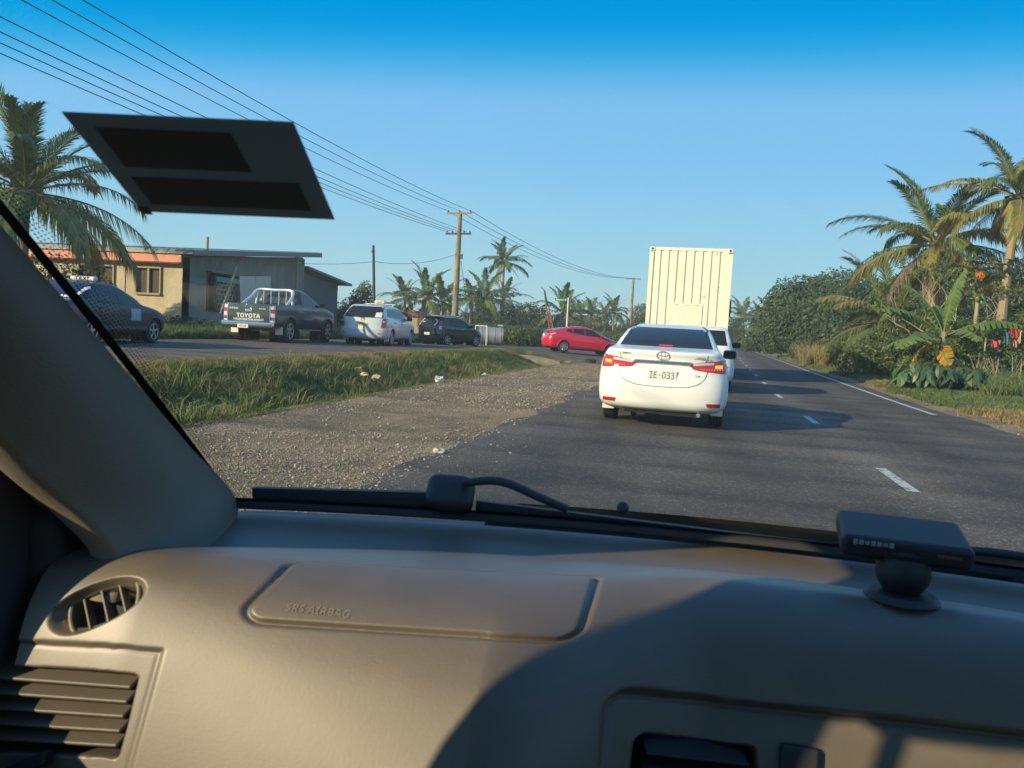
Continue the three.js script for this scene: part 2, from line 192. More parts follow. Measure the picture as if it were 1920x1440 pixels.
field('verge_grass', 'short trampled grass on the verge across the road', 30000, 13, tuftC, r => { const z = -8 - Math.pow(r(), 1.4) * 75, x = 5.6 + Math.pow(r(), 1.2) * 7 + bend(z) + (fbm(z * 0.9, 5, 3) - 0.5) * 0.6; const n = fbm(x * 0.5, z * 0.3, 3); return { x, z, s: 1 + 0.6 * r() - (z < -40 ? -0.5 : 0), c: mixc(GREEN, DRY, clamp((n - 0.42) * 4)) }; });
field('yard_grass', 'rough grass beside the houses and beyond the side road', 12000, 14, tuftA, r => { const z = -12 - r() * 48, x = -15.3 - Math.pow(r(), 1.5) * 12; if (x < -22.5) return null; return { x, z, s: 1.2 + r(), c: mixc(GREEN, LUSH, r()) }; });
const stoneG = (() => { const g = new THREE.IcosahedronGeometry(1, 0), p = g.attributes.position, r = rng(9), seen = {}; for (let i = 0; i < p.count; i++) { const k = [p.getX(i), p.getY(i), p.getZ(i)].map(q => q.toFixed(2)).join(); const s = seen[k] ??= 0.7 + 0.5 * r(); p.setXYZ(i, p.getX(i) * s, p.getY(i) * s * 0.6, p.getZ(i) * s); } g.computeVertexNormals(); return g; })();
M.stone = mat('crushed stone', L(1, 1, 1), 0.9);
{
  const r = rng(33), n = 22000, m = new THREE.InstancedMesh(stoneG, M.stone, n), o = new THREE.Object3D(), c = new THREE.Color(); let k = 0;
  while (k < n) { const z = -3 - Math.pow(r(), 1.7) * 26, side = r() < 0.95, x = side ? -5.1 + r() * (3.0 + (r() < 0.1 ? 0.5 : 0)) : 5.0 + r() * 0.7, xx = x + bend(z); if (side && fbm(xx * 1.2, z * 0.7, 3) < 0.44 && r() < 0.8) continue; const s = (0.0035 + 0.012 * Math.pow(r(), 3.2)) * (1 + 0.3 * (z < -12)); o.position.set(xx, (side ? 0.002 : gy(xx, z)) + s * 0.25, z); o.rotation.set(r() * 6, r() * 6, r() * 6); o.scale.setScalar(s); o.updateMatrix(); m.setMatrixAt(k, o.matrix); const q = 0.16 + 0.2 * r(); c.setRGB(q * 1.1, q * 0.96, q * 0.74); m.setColorAt(k, c); k++; }
  stuff(m, 'loose_gravel', 'loose pale stones scattered over the gravel shoulder', 'gravel');
}

// ---------- the car the photograph is taken from ----------
const cabin = thing('car', 'taupe dashboard, pillar and windscreen of the car one looks out of', 'car');
const CX = 0.1;
const grainB = tex(512, 512, (u, v) => { const c = vn(u * 90, v * 90, 90), d = vn(u * 47 + 3, v * 47, 47); return 0.6 * Math.abs(c - 0.5) + 0.5 * Math.abs(d - 0.5); }, false);
const dashT = tex(512, 512, (u, v) => { const k = 0.90 + 0.10 * fbm(u * 8, v * 8, 4, 8); const s = hsh(Math.floor(u * 512), Math.floor(v * 512)) > 0.9993 ? 0.25 : 0; return [k + s, k + s, k + s]; });
M.dash = mat('grained taupe vinyl', L(0.135, 0.108, 0.074), 0.6, { clearcoat: 1, clearcoatRoughness: 0.46, map: rep(dashT, 3, 3), bumpMap: rep(grainB, 4, 4), bumpScale: 0.00028 });
M.trim = mat('pillar trim', L(0.21, 0.18, 0.14), 0.75, { bumpMap: rep(grainB, 4, 4), bumpScale: 0.0004 });
M.cabinDark = mat('dark cabin lining', L(0.035, 0.034, 0.033), 0.85);
M.silver = mat('silver body paint', L(0.42, 0.43, 0.43), 0.4, { clearcoat: 0.4 });
const wsBase = x => -1.05 + 0.105 * ((x - CX) / 0.68) ** 2, wsTop = x => -0.36 + 0.08 * ((x - CX) / 0.6) ** 2;
const ws = (u, v, off = 0) => { const x = CX + (u - 0.5) * 2 * lerp(0.685, 0.60, v), z = lerp(wsBase(x), wsTop(x), v) , y = lerp(0.945, 1.435, v) + 0.012 * Math.sin(Math.PI * v); return [x, y + off * 0.8, z + off * -0.58, u, v]; };
const BAND0 = 0.785, BAND1 = 0.875;
// shade band: a blue dye printed in the top of the glass
const glassT = tex(8, 256, (u, v) => { const t = sst(BAND0, BAND1, v); return [lerp(0.955, 0.1, t), lerp(0.975, 0.82, t), lerp(0.96, 0.9, t)]; });
M.windscreen = mat('windscreen glass', L(1, 1, 1), 0.0, { map: glassT, transmission: 1, thickness: 0, ior: 1.45, side: THREE.DoubleSide });
const windscreen = part('windscreen', surf((u, v) => ws(u, v), 40, 24), M.windscreen, cabin);
const wsProbe = new THREE.Mesh(surf((u, v) => ws(lerp(-0.15, 1.15, u), lerp(-0.25, 1.2, v)), 40, 40), new THREE.MeshStandardMaterial(DS)); wsProbe.updateMatrixWorld(true);
const caster = new THREE.Raycaster();
function hit(mesh, px, py) { caster.set(EYE, ray(px, py).normalize()); const h = caster.intersectObject(mesh, false); return h[0]; }

// dashboard: a lofted profile with real grooves, vents and steps pressed into it
const z0 = x => -0.93 + 0.39 * (x - 0.09) ** 2;
const z1 = x => lerp(-0.42 + 0.265 * Math.min(0, x + 0.16), -0.655, sst(-0.16, 0.05, x));
const PF = [[0, 0.935], [0.06, 0.941], [0.20, 0.949], [0.32, 0.949], [0.43, 0.930], [0.52, 0.890], [0.59, 0.84], [0.65, 0.785], [0.705, 0.72], [0.76, 0.64], [0.81, 0.55], [0.85, 0.45]];
const pfCurve = new THREE.CatmullRomCurve3(PF.map(p => V(p[0], p[1], 0)), false, 'centripetal');
const PFS = pfCurve.getSpacedPoints(400);
function dashBase(x, q) { const k = clamp(q) * 400, i = Math.min(399, Math.floor(k)), f = k - i, a = PFS[i], b = PFS[i + 1]; const fr = lerp(a.x, b.x, f), y = lerp(a.y, b.y, f); const side = 0.05 * sst(-0.5, -0.64, x); return V(x, y - side * sst(0.0, 0.6, q), lerp(z0(x), z1(x), fr)); }
const XL = -0.625, XR = 0.86;
const probe = new THREE.Mesh(surf((u, v) => { const x = lerp(-1.1, 1.5, u), p = dashBase(x, v); return [p.x, p.y, p.z, x, v]; }, 180, 120), new THREE.MeshStandardMaterial(DS)); probe.updateMatrixWorld(true);
const onDash = (px, py) => { const h = hit(probe, px, py); if (!h) console.log('miss', px, py); return h ? new THREE.Vector2(h.uv.x, h.uv.y) : new THREE.Vector2(0, 0); };
const QL = 0.9; // metres along the profile per unit of q, about
function sdPoly(x, y, P) { let d = 1e9, s = 1; for (let i = 0, j = P.length - 1; i < P.length; j = i++) { const ex = P[j][0] - P[i][0], ey = P[j][1] - P[i][1], wx = x - P[i][0], wy = y - P[i][1], t = clamp((wx * ex + wy * ey) / (ex * ex + ey * ey + 1e-12)), bx_ = wx - ex * t, by = wy - ey * t; d = Math.min(d, bx_ * bx_ + by * by); const a = y >= P[i][1], b = y < P[j][1], c = ex * wy > ey * wx; if ((a && b && c) || (!a && !b && !c)) s = -s; } return s * Math.sqrt(d); }
const poly = (pts, n = 1) => { const r = []; pts.forEach((p, i) => { const e = pts[(i + 1) % pts.length]; for (let k = 0; k < n; k++) { const q = onDash(lerp(p[0], e[0], k / n), lerp(p[1], e[1], k / n)); r.push([q.x, q.y * QL]); } }); return r; };
const shrink = (P, r) => { const c = P.reduce((s, p) => [s[0] + p[0] / P.length, s[1] + p[1] / P.length], [0, 0]); return P.map(p => { const d = [p[0] - c[0], p[1] - c[1]]; return [p[0] - Math.sign(d[0]) * r, p[1] - Math.sign(d[1]) * r]; }); };
const AIR = poly([[574, 1064], [1080, 1086], [1050, 1176], [500, 1143]], 8);
const SV = poly([[-60, 1197], [300, 1221], [238, 1446], [200, 1600], [-200, 1600]], 8);
const SHC = [[-30, 1254], [243, 1274], [210, 1412], [-90, 1396]], SH = poly(SHC, 8);
const CP = poly([[1172, 1322], [1700, 1376], [2300, 1450], [2300, 1800], [1140, 1800]], 6);
const CVC = [[1218, 1394], [1404, 1416], [1412, 1560], [1205, 1540]], CV = poly(CVC, 4);
const RV = onDash(182, 1127); RV.y *= QL;
const RVR = 0.040;
function dent(x, s) {
  let d = 0; const a = sdPoly(x, s, AIR) - 0.02;
  d += -0.0048 * Math.exp(-((a / 0.0034) ** 2)) + 0.001 * sst(0.002, -0.006, a);
  const r = Math.hypot(x - RV.x, (s - RV.y) * 1.0); d += -0.011 * sst(RVR * 1.22, RVR * 0.96, r) - 0.028 * sst(RVR * 0.93, RVR * 0.82, r);
  const v = sdPoly(x, s, SV); d += -0.0025 * Math.exp(-((v / 0.0028) ** 2)) - 0.0035 * sst(0.002, -0.004, v);
  const h = sdPoly(x, s, SH) - 0.004; d += -0.045 * sst(0.002, -0.004, h);
  const c = sdPoly(x, s, CP) - 0.014; d += -0.006 * Math.exp(-(((c + 0.002) / 0.0045) ** 2)) - 0.010 * sst(0.004, -0.008, c);
  const w = sdPoly(x, s, CV) - 0.006; d += -0.04 * sst(0.002, -0.005, w);
  return d;
}
function dashAt(x, q, lift = 0) { const e = 0.004, p = dashBase(x, q), a = dashBase(x + e, q).sub(dashBase(x - e, q)), b = dashBase(x, Math.min(1, q + e)).sub(dashBase(x, Math.max(0, q - e))); const n = new THREE.Vector3().crossVectors(b, a).normalize(); return { p: p.clone().addScaledVector(n, lift), n, a: a.normalize(), b: b.normalize() }; }
const dash = part('dashboard', surf((u, v) => { const x = lerp(XL, XR, u), q = v * 0.86, p = dashAt(x, q, dent(x, q * QL)).p; return [p.x, p.y, p.z, x, q * QL]; }, 700, 420), M.dash, cabin);
{ // slats of the round vent and the two square vents, set inside their openings
  const c = dashAt(RV.x, RV.y / QL, -0.012), fr = new THREE.Matrix4().makeBasis(c.a, c.n, c.a.clone().cross(c.n).normalize()).setPosition(c.p);
  const g = part('round_vent', [new THREE.TorusGeometry(RVR * 0.94, 0.0028, 8, 40).rotateX(Math.PI / 2), mv(new THREE.CylinderGeometry(RVR * 0.9, RVR * 0.86, 0.02, 32, 1, true), 0, -0.011, 0)].map(q => q.applyMatrix4(fr)), M.dash, dash);
  for (let i = -1; i <= 1; i++) { const zl = Math.sqrt(0.88 - (i * 0.5) ** 2) * RVR; part('vent_slat', rb(0.0026, 0.010, zl * 2, 0.001, i * RVR * 0.5, -0.004, 0, 0, 0.3, 0.15).applyMatrix4(fr), M.dash, dash); }
  part('vent_recess', mv(new THREE.CircleGeometry(RVR * 0.9, 32), 0, -0.024, 0, -Math.PI / 2).applyMatrix4(fr), M.cabinDark, dash);
  const grille = (C, n, m, w0) => { for (let i = 0; i < n; i++) { const t = (i + 0.62) / n; const pq = (a, b) => { const q = onDash(lerp(C[a][0], C[b][0], t), lerp(C[a][1], C[b][1], t)); return [q.x, q.y * QL]; }, A = pq(0, 3), B = pq(1, 2); const a = dashAt(A[0], A[1] / QL, -0.004).p, b = dashAt(B[0], B[1] / QL, -0.004).p, nn = dashAt((A[0] + B[0]) / 2, (A[1] + B[1]) / 2 / QL).n, along = b.clone().sub(a), len = along.length(); along.normalize(); const dn = V(0, 0.25, -1).addScaledVector(along, -along.dot(V(0, 0.25, -1))).normalize(), fr2 = new THREE.Matrix4().makeBasis(along, dn.clone().cross(along).normalize().negate(), dn.clone().negate()); const q = rb(len, 0.0034, w0, 0.0014, 0, 0, -w0 / 2).applyMatrix4(fr2); const mid = a.clone().add(b).multiplyScalar(0.5); part('vent_slat', q.translate(mid.x, mid.y, mid.z), m, dash); } };
  grille(SHC, 5, M.dash, 0.03); grille(CVC, 4, M.black, 0.028);
  const lay = (C, depth, name) => { const g = surf((u, v) => { const q = onDash(lerp(lerp(C[0][0], C[1][0], u), lerp(C[3][0], C[2][0], u), v), lerp(lerp(C[0][1], C[1][1], u), lerp(C[3][1], C[2][1], u), v)), x = q.x, s = q.y * QL; const p = dashAt(x, s / QL, depth).p; return [p.x, p.y, p.z]; }, 8, 8); part(name, g, M.cabinDark, dash); };
  lay(SHC, -0.0405, 'vent_back'); lay(CVC, -0.037, 'vent_back');
  // embossed lettering on the airbag lid
  const e0 = onDash(536, 1143), e1 = onDash(658, 1150), ca = dashAt((e0.x + e1.x) / 2, (e0.y + e1.y) / 2, 0.0005), q = text('SRS AIRBAG', 0.0098, 0.0012); q.computeBoundingBox(); const wd = q.boundingBox.max.x - q.boundingBox.min.x, k = Math.abs(e1.x - e0.x) / wd; q.scale(k, 0.8, 1);
  part('airbag_lettering', q.applyMatrix4(new THREE.Matrix4().makeBasis(ca.a, ca.b.clone().negate(), ca.n).setPosition(ca.p)), mat('lettering', L(0.2, 0.17, 0.13), 0.6), dash);
  const knob = dashAt(onDash(60, 1432).x, onDash(60, 1432).y, 0.004); part('vent_wheel', rb(0.05, 0.014, 0.012, 0.003).applyMatrix4(new THREE.Matrix4().makeBasis(knob.a, knob.b.clone().negate(), knob.n).setPosition(knob.p)), M.black, dash);
  const hz = dashAt(onDash(1500, 1428).x, onDash(1500, 1428).y, -0.006); part('hazard_button', rb(0.036, 0.026, 0.01, 0.004).applyMatrix4(new THREE.Matrix4().makeBasis(hz.a, hz.b.clone().negate(), hz.n).setPosition(hz.p)), M.black, dash);
}
// lower strip between the dash pad and the glass, rubber seal, printed border, cowl
part('defroster_strip', surf((u, v) => { const x = lerp(-0.585, 0.79, u), z = lerp(wsBase(x) + 0.004, z0(x) + 0.012, v); return [x, lerp(0.936, 0.918, v), z, x, z]; }, 60, 6), M.dash, cabin);
part('windscreen_seal', surf((u, v) => { const a = v * Math.PI * 1.2, p = ws(u, 0.012); return [p[0], p[1] + Math.sin(a) * 0.010 - 0.004, p[2] + 0.006 + Math.cos(a) * 0.009]; }, 60, 6), M.black, cabin);
M.frit = mat('black glass print', L(0.008, 0.008, 0.009), 0.5, DS);
part('glass_border', [surf((u, v) => ws(u, v * 0.030, -0.0015), 60, 2), surf((u, v) => ws(lerp(0, 0.008, u), v, -0.0015), 2, 40), surf((u, v) => ws(1 - 0.010 * u, v, -0.0015), 2, 40)], M.frit, cabin);
{
  const l = []; for (let i = 0; i < 8; i++) for (let j = 0; j < 190; j++) { const u = 0.0115 + i * 0.0031, v = (j + (i % 2) * 0.5) / 190, r = 0.00145 - i * 0.00012; const c = ws(u, v, -0.0016), d = ws(u, v + 0.01, -0.0016), e = V(d[0] - c[0], d[1] - c[1], d[2] - c[2]).normalize(); const P = []; const g = new THREE.CircleGeometry(r, 6); const ax = V(1, 0, 0.12).normalize(); g.applyMatrix4(new THREE.Matrix4().makeBasis(ax, e, ax.clone().cross(e)).setPosition(c[0], c[1], c[2])); l.push(g); }
  part('dotted_glass_print', l, M.frit, cabin).userData.kind = 'stuff';
}
part('cowl', surf((u, v) => { const x = lerp(-0.62, 0.82, u); return [x, lerp(0.925, 0.915, v), lerp(wsBase(x) + 0.01, wsBase(x) - 0.10, v)]; }, 40, 3), M.black, cabin);
part('bonnet', surf((u, v) => { const x = lerp(-0.72, 0.92, u), c = Math.cos((u - 0.5) * 2.4), z = lerp(wsBase(x) - 0.085, -2.25, v); return [x, 0.952 - 0.14 * sst(-0.262, -0.305, x) - 0.02 * (1 - c) + -0.30 * (wsBase(x) - 0.085 - z) * (0.8 + 0.25 * v), z]; }, 40, 20), M.silver, cabin);
{ // wiper lying along the bottom of the glass, and the second arm further right
  const W = (px, py, o) => { const h = hit(wsProbe, px, py); return h.point.clone().add(V(0, 0.82, -0.57).multiplyScalar(o)); };
  const a = W(838, 950, 0.022), pv = part('wiper_cap', [rb(0.062, 0.05, 0.04, 0.014, a.x, a.y - 0.004, a.z, -0.5)], M.black, cabin);
  const arm = part('wiper_arm', [tube([W(860, 932, 0.02), W(930, 936, 0.025), W(1010, 955, 0.016), W(1060, 970, 0.012)], 0.0055, 24, 6)], M.black, cabin);
  part('wiper_blade', [beam(W(470, 944, 0.012), W(800, 953, 0.012), 0.012, 0.022), beam(W(890, 962, 0.01), W(1560, 1046, 0.01), 0.010, 0.016), beam(W(1560, 1046, 0.01), W(1900, 1098, 0.01), 0.010, 0.016)], M.black, cabin);
  const n = W(1166, 968, 0.012); part('washer_nozzle', mv(new THREE.SphereGeometry(0.008, 12, 8), n.x, n.y, n.z), M.black, cabin);
  part('wiper_arm', [tube([W(1800, 1062, 0.02), W(1860, 1066, 0.02), W(1990, 1085, 0.02)], 0.0055, 16, 6)], M.black, cabin);
}
{ // left windscreen pillar trim: broad inner face, rounded rear edge that turns to the door
  const A = new THREE.CatmullRomCurve3([V(-0.560, 0.915, -0.915), V(-0.568, 0.95, -0.93), V(-0.556, 1.05, -0.80), V(-0.538, 1.20, -0.60), V(-0.517, 1.36, -0.385), V(-0.50, 1.45, -0.27)]);
  const B = new THREE.CatmullRomCurve3([V(-0.545, 0.905, -0.675), V(-0.558, 0.935, -0.70), V(-0.578, 0.985, -0.672), V(-0.588, 1.045, -0.61), V(-0.585, 1.15, -0.515), V(-0.565, 1.33, -0.345), V(-0.545, 1.43, -0.25)]);
  const pil = part('windscreen_pillar_trim', surf((u, v) => { const a = A.getPointAt(v), b = B.getPointAt(v); let p; if (u < 0.6) { const t = u / 0.6; p = a.clone().lerp(b, t); p.x += 0.020 * Math.sin(Math.PI * t); p.z += 0.012 * Math.sin(Math.PI * t); } else { const t = (u - 0.6) / 0.4, an = t * Math.PI * 0.75; p = b.clone().add(V(-0.040 * Math.sin(an) - 0.012 * t, 0, -0.040 * (1 - Math.cos(an)) + 0.016 * Math.sin(an))); } return [p.x, p.y, p.z, u * 0.3, v * 0.8]; }, 40, 50), M.trim, cabin);
  part('door_seal', surf((u, v) => { const b = B.getPointAt(v * 0.98), an = u * Math.PI * 2; return [b.x - 0.062 + 0.011 * Math.cos(an), b.y - 0.006, b.z - 0.035 + 0.011 * Math.sin(an)]; }, 12, 40), M.trim, cabin);
  const mir = new THREE.Vector3(); part('windscreen_pillar_trim', surf((u, v) => { const a = A.getPointAt(v), b = B.getPointAt(v); const t = u, p = a.clone().lerp(b, t); p.x = 2 * CX - p.x - 0.02 * Math.sin(Math.PI * t); return [p.x, p.y, p.z, u * 0.3, v * 0.8]; }, 10, 20), M.trim, cabin);
}
// front edge of the door pillar, read from the edge of its shadow on the dash
const doorPillar = [[1400, 1084], [1320, 1105], [1200, 1150], [1090, 1190], [1000, 1230], [920, 1285], [870, 1340], [830, 1390], [800, 1440]].map(p => { const q = hit(probe, ...p).point.clone(); q.addScaledVector(SUNV, (-0.675 - q.x) / SUNV.x); return [q.z, q.y]; });
const rearEdge = [[1512, 1409], [1545, 1350], [1575, 1336], [1645, 1378], [1780, 1395], [1915, 1405]].map((p, i) => { const q = hit(probe, ...p).point.clone(); q.addScaledVector(SUNV, ((i < 2 ? -0.645 : -0.675) - q.x) / SUNV.x); return [q.z, q.y]; });
{ // body shell round the cabin: sides with their window openings, roof, floor, back
  const side = (name, x, out) => { const s = new THREE.Shape([[-1.0, 0.28], [2.15, 0.28], [2.15, 0.98], [1.75, 1.43], [-0.30, 1.43], [-0.62, 1.20], [-0.98, 0.95]].map(p => new THREE.Vector2(...p)));
    const h1 = new THREE.Path([[-0.606, 0.84], [-0.606, 0.99], [-0.63, 1.05], [-0.40, 1.34], [-0.36, 1.38], [-0.30, 1.392], [doorPillar[0][0], 1.392], ...doorPillar, [-0.12, 0.84]].map(p => new THREE.Vector2(...p))); s.holes.push(h1);
    const h2 = new THREE.Path([[rearEdge[0][0], 0.87], ...rearEdge, [0.85, 1.36], [0.98, 0.88]].map(p => new THREE.Vector2(...p))); s.holes.push(h2);
    const g = slab(s, 0.03); g.rotateY(-Math.PI / 2); g.translate(x, 0, 0); part(name, g, M.cabinDark, cabin);
    const pan = (hh) => { const q = new THREE.ShapeGeometry(new THREE.Shape(hh.getPoints(6))); q.rotateY(-Math.PI / 2); q.translate(x - 0.015, 0, 0); return q; };
    part('side_window', [pan(h1)], M.sideGlass, cabin); part('side_window', [pan(h2)], M.sideGlass, cabin); };
  M.sideGlass = mat('side glass', L(0.93, 0.95, 0.94), 0, { transmission: 1, thickness: 0, ior: 1.45, side: THREE.DoubleSide });
  for (const sx of [-1, 1]) { const m = part('door_mirror', [rb(0.24, 0.17, 0.14, 0.05, CX + sx * 0.93, 0.965, -0.80, 0, -sx * 0.1), rb(0.14, 0.10, 0.10, 0.03, CX + sx * 0.79, 0.945, -0.72)], M.black, cabin); part('mirror_glass', rb(0.19, 0.125, 0.006, 0.003, CX + sx * 0.93, 0.965, -0.727, 0, -sx * 0.1), M.glass, m); }
  side('door_side', -0.645, -1); side('door_side', 0.875, 1);
  part('seat_belt', [bx(0.004, 0.5, 0.022, -0.63, 1.14, 0.075)], M.black, cabin);
  part('roof', [rb(1.54, 0.03, 2.2, 0.012, CX, 1.447, 0.78)], M.cabinDark, cabin);
  part('floor_pan', [bx(1.5, 0.04, 3.1, CX, 0.30, 0.55)], M.cabinDark, cabin);
  part('bulkhead', [bx(1.46, 0.58, 0.04, CX, 0.62, -1.0)], M.cabinDark, cabin);
  part('tailgate', [bx(1.5, 0.66, 0.04, CX, 0.63, 2.14)], M.cabinDark, cabin);
  part('nose_panel', [rb(1.6, 0.38, 0.1, 0.05, CX, 0.42, -2.22), bx(0.05, 0.26, 1.2, -0.68, 0.40, -1.62), bx(0.05, 0.26, 1.2, 0.88, 0.40, -1.62)], M.silver, cabin);
  for (const [x, z] of [[-0.6, -1.55], [0.8, -1.55], [-0.6, 1.25], [0.8, 1.25]]) part('wheel', mv(new THREE.CylinderGeometry(0.3, 0.3, 0.18, 28), x, 0.304, z, 0, 0, Math.PI / 2), M.rubber, cabin);
}
{ // label stuck inside the glass: dark from behind, with two printed blocks
  const q = [[120, 203], [553, 222], [630, 405], [270, 390]].map(p => { const h = hit(wsProbe, ...p); return h.point.clone().add(V(0, -0.82, 0.57).multiplyScalar(0.003)); });
  const bil = (u, v, o = 0) => { const p = q[0].clone().lerp(q[1], u).lerp(q[3].clone().lerp(q[2], u), v).add(V(0, -0.82, 0.57).multiplyScalar(o)); return [p.x, p.y, p.z]; };
  const lb = thing('registration_label', 'dark rectangular registration label stuck on the windscreen glass', 'label', q[3].clone());
  lb.updateMatrixWorld(true); const loc = f => (u, v) => { const p = f(u, v); return [p[0] - lb.position.x, p[1] - lb.position.y, p[2] - lb.position.z]; };
  part('sheet', [surf(loc((u, v) => bil(u, v)), 6, 6), surf(loc((u, v) => bil(u, v, 0.0008)), 6, 6)], mat('label back', L(0.30, 0.37, 0.37), 1, { side: THREE.DoubleSide, transmission: 0.32 }), lb);
  const blk = mat('label print', L(0.11, 0.125, 0.12), 1, { side: THREE.DoubleSide, transmission: 0.3 });
  part('printed_block', surf(loc((u, v) => bil(lerp(0.10, 0.70, u), lerp(0.12, 0.50, v), 0.0014)), 2, 2), blk, lb);
  part('printed_block', surf(loc((u, v) => bil(lerp(0.09, 0.90, u), lerp(0.60, 0.90, v), 0.0014)), 2, 2), blk, lb);
  part('corner_tab', surf(loc((u, v) => bil(lerp(-0.005, 0.05, u) , lerp(0.93, 1.03, v), 0.001)), 2, 2), blk, lb);
}
{ // small screen unit on a ball mount, standing on the dash
  const s = onDash(1690, 1122), c = dashAt(s.x, s.y, 0.001);
  const t = thing('dash_mounted_unit', 'small black electronic unit on a round foot on the dashboard', 'gadget', c.p.clone(), -0.10);
  part('foot', [cy(0.030, 0.036, 0.006, 28, 0, 0.003, 0)], M.black, t);
  part('ball', [mv(new THREE.SphereGeometry(0.026, 24, 16), 0, 0.026, -0.004), cy(0.030, 0.024, 0.02, 24, 0, 0.036, -0.012)], M.black, t);
  const b = part('housing', [rb(0.122, 0.024, 0.088, 0.007, 0, 0.052, -0.035, 0.12)], M.black, t);
  part('maker_lettering', Array.from({ length: 7 }, (_, i) => bx(0.0042, 0.0052 - (i % 3) * 0.0008, 0.0006, -0.048 + i * 0.0056, 0.0535, 0.0105, 0.12)), mat('grey print', L(0.30, 0.32, 0.32), 0.6), b);
  part('indicator', [bx(0.022, 0.003, 0.001, 0.038, 0.049, 0.0100, 0.12)], mat('amber print', L(0.16, 0.09, 0.05), 0.6), b);
}

// ---------- vehicles: bodies built from stacked plan outlines; heading is -z, origin on the ground between the axles ----------
function keyed(rows) { // rows [y, zf, zr, w] -> smooth interpolation over y
  const Y = rows.map(r => r[0]);
  const slope = (c) => { const n = rows.length, d = [], m = []; for (let i = 0; i < n - 1; i++) d.push((rows[i + 1][c] - rows[i][c]) / (Y[i + 1] - Y[i])); m[0] = d[0]; m[n - 1] = d[n - 2]; for (let i = 1; i < n - 1; i++) m[i] = d[i - 1] * d[i] <= 0 ? 0 : 2 * d[i - 1] * d[i] / (d[i - 1] + d[i]); return m; };
  const S = [1, 2, 3].map(slope);
  return y => { let i = 0; while (i < Y.length - 2 && y > Y[i + 1]) i++; const h = Y[i + 1] - Y[i], t = clamp((y - Y[i]) / h), t2 = t * t, t3 = t2 * t; return [1, 2, 3].map((c, k) => (2 * t3 - 3 * t2 + 1) * rows[i][c] + (t3 - 2 * t2 + t) * h * S[k][i] + (-2 * t3 + 3 * t2) * rows[i + 1][c] + (t3 - t2) * h * S[k][i + 1]); };
}
function carShape(rows, o = {}) {
  const K = keyed(rows), top = rows[rows.length - 1][0], bot = rows[0][0];
  const { belt = 0.95, Lr = 0.42, nr = 3.2, Lf = 0.6, nf = 2.6 } = o;
  const par = y => { const [zf, zr, w] = K(y), g = sst(belt - 0.02, belt + 0.14, y), half = (zr - zf) / 2; return { zf, zr, w, Lr: Math.min(half, lerp(Lr, o.Lrg ?? 0.22, g)), nr: lerp(nr, 3.6, g), Lf: Math.min(half, lerp(Lf, 0.35, g)), nf: lerp(nf, 3, g) }; };
  const side = (y, z) => { const p = par(y); if (z > p.zr - p.Lr) return p.w * Math.pow(Math.max(0, 1 - Math.pow((z - p.zr + p.Lr) / p.Lr, p.nr)), 1 / p.nr); if (z < p.zf + p.Lf) return p.w * Math.pow(Math.max(0, 1 - Math.pow((p.zf + p.Lf - z) / p.Lf, p.nf)), 1 / p.nf); return p.w; };
  const rear = (y, x) => { const p = par(y); return p.zr - p.Lr + p.Lr * Math.pow(Math.max(0, 1 - Math.pow(Math.min(1, Math.abs(x) / p.w), p.nr)), 1 / p.nr); };
  const front = (y, x) => { const p = par(y); return p.zf + p.Lf - p.Lf * Math.pow(Math.max(0, 1 - Math.pow(Math.min(1, Math.abs(x) / p.w), p.nf)), 1 / p.nf); };
  const NA = 14, NS = 70;
  const outline = (y) => { const p = par(y), r = []; for (let i = 0; i <= NA; i++) { const a = i / NA * Math.PI / 2; r.push([p.w * Math.pow(Math.sin(a), 2 / p.nr), p.zr - p.Lr + p.Lr * Math.pow(Math.cos(a), 2 / p.nr)]); } for (let i = 1; i < NS; i++) r.push([p.w, lerp(p.zr - p.Lr, p.zf + p.Lf, i / NS)]); for (let i = NA; i >= 0; i--) { const a = i / NA * Math.PI / 2; r.push([p.w * Math.pow(Math.sin(a), 2 / p.nf), p.zf + p.Lf - p.Lf * Math.pow(Math.cos(a), 2 / p.nf)]); } return r; };
  return { par, side, rear, front, outline, top, bot };
}
function bodyGeo(S, wheels, ra, ny = 60) {
  const ys = []; for (let i = 0; i <= ny; i++) ys.push(lerp(S.bot, S.top, 1 - Math.pow(1 - i / ny, 1.25)));
  const rings = ys.map(y => S.outline(y)), n = rings[0].length, gs = [];
  for (const sx of [1, -1]) {
    const g = surf((u, v) => { const j = Math.round(v * ny), i = Math.round(u * (n - 1)), q = rings[j][i]; return [q[0] * sx, ys[j], q[1]]; }, n - 1, ny, sx < 0, c => wheels.some(w => Math.hypot(c[2] - w[0], c[1] - w[1]) < ra && Math.abs(c[0]) > 0.45));
    gs.push(g);
  }
  const cap = surf((u, v) => { const q = rings[ny][Math.round(u * (n - 1))]; return [q[0] * (v * 2 - 1), S.top + 0.002 * (1 - (v * 2 - 1) ** 2), q[1]]; }, n - 1, 4, true), floor = surf((u, v) => { const q = rings[0][Math.round(u * (n - 1))]; return [q[0] * (v * 2 - 1), S.bot, q[1]]; }, n - 1, 2);
  gs.push(cap, floor);
  return merge(gs);
}
const quad = (C, f, n = 10, m = 8) => surf((u, v) => f(lerp(lerp(C[0][0], C[1][0], u), lerp(C[3][0], C[2][0], u), v), lerp(lerp(C[0][1], C[1][1], u), lerp(C[3][1], C[2][1], u), v)), n, m);
const onRear = (S, C, off = 0.006, n, m) => quad(C, (x, y) => [x, y, S.rear(y, x) + off], n, m);
const onFront = (S, C, off = 0.006, n, m) => quad(C, (x, y) => [x, y, S.front(y, x) - off], n, m);
const onSide = (S, C, sx, off = 0.006, n, m) => quad(C, (z, y) => [sx * (S.side(y, z) + off), y, z], n, m);
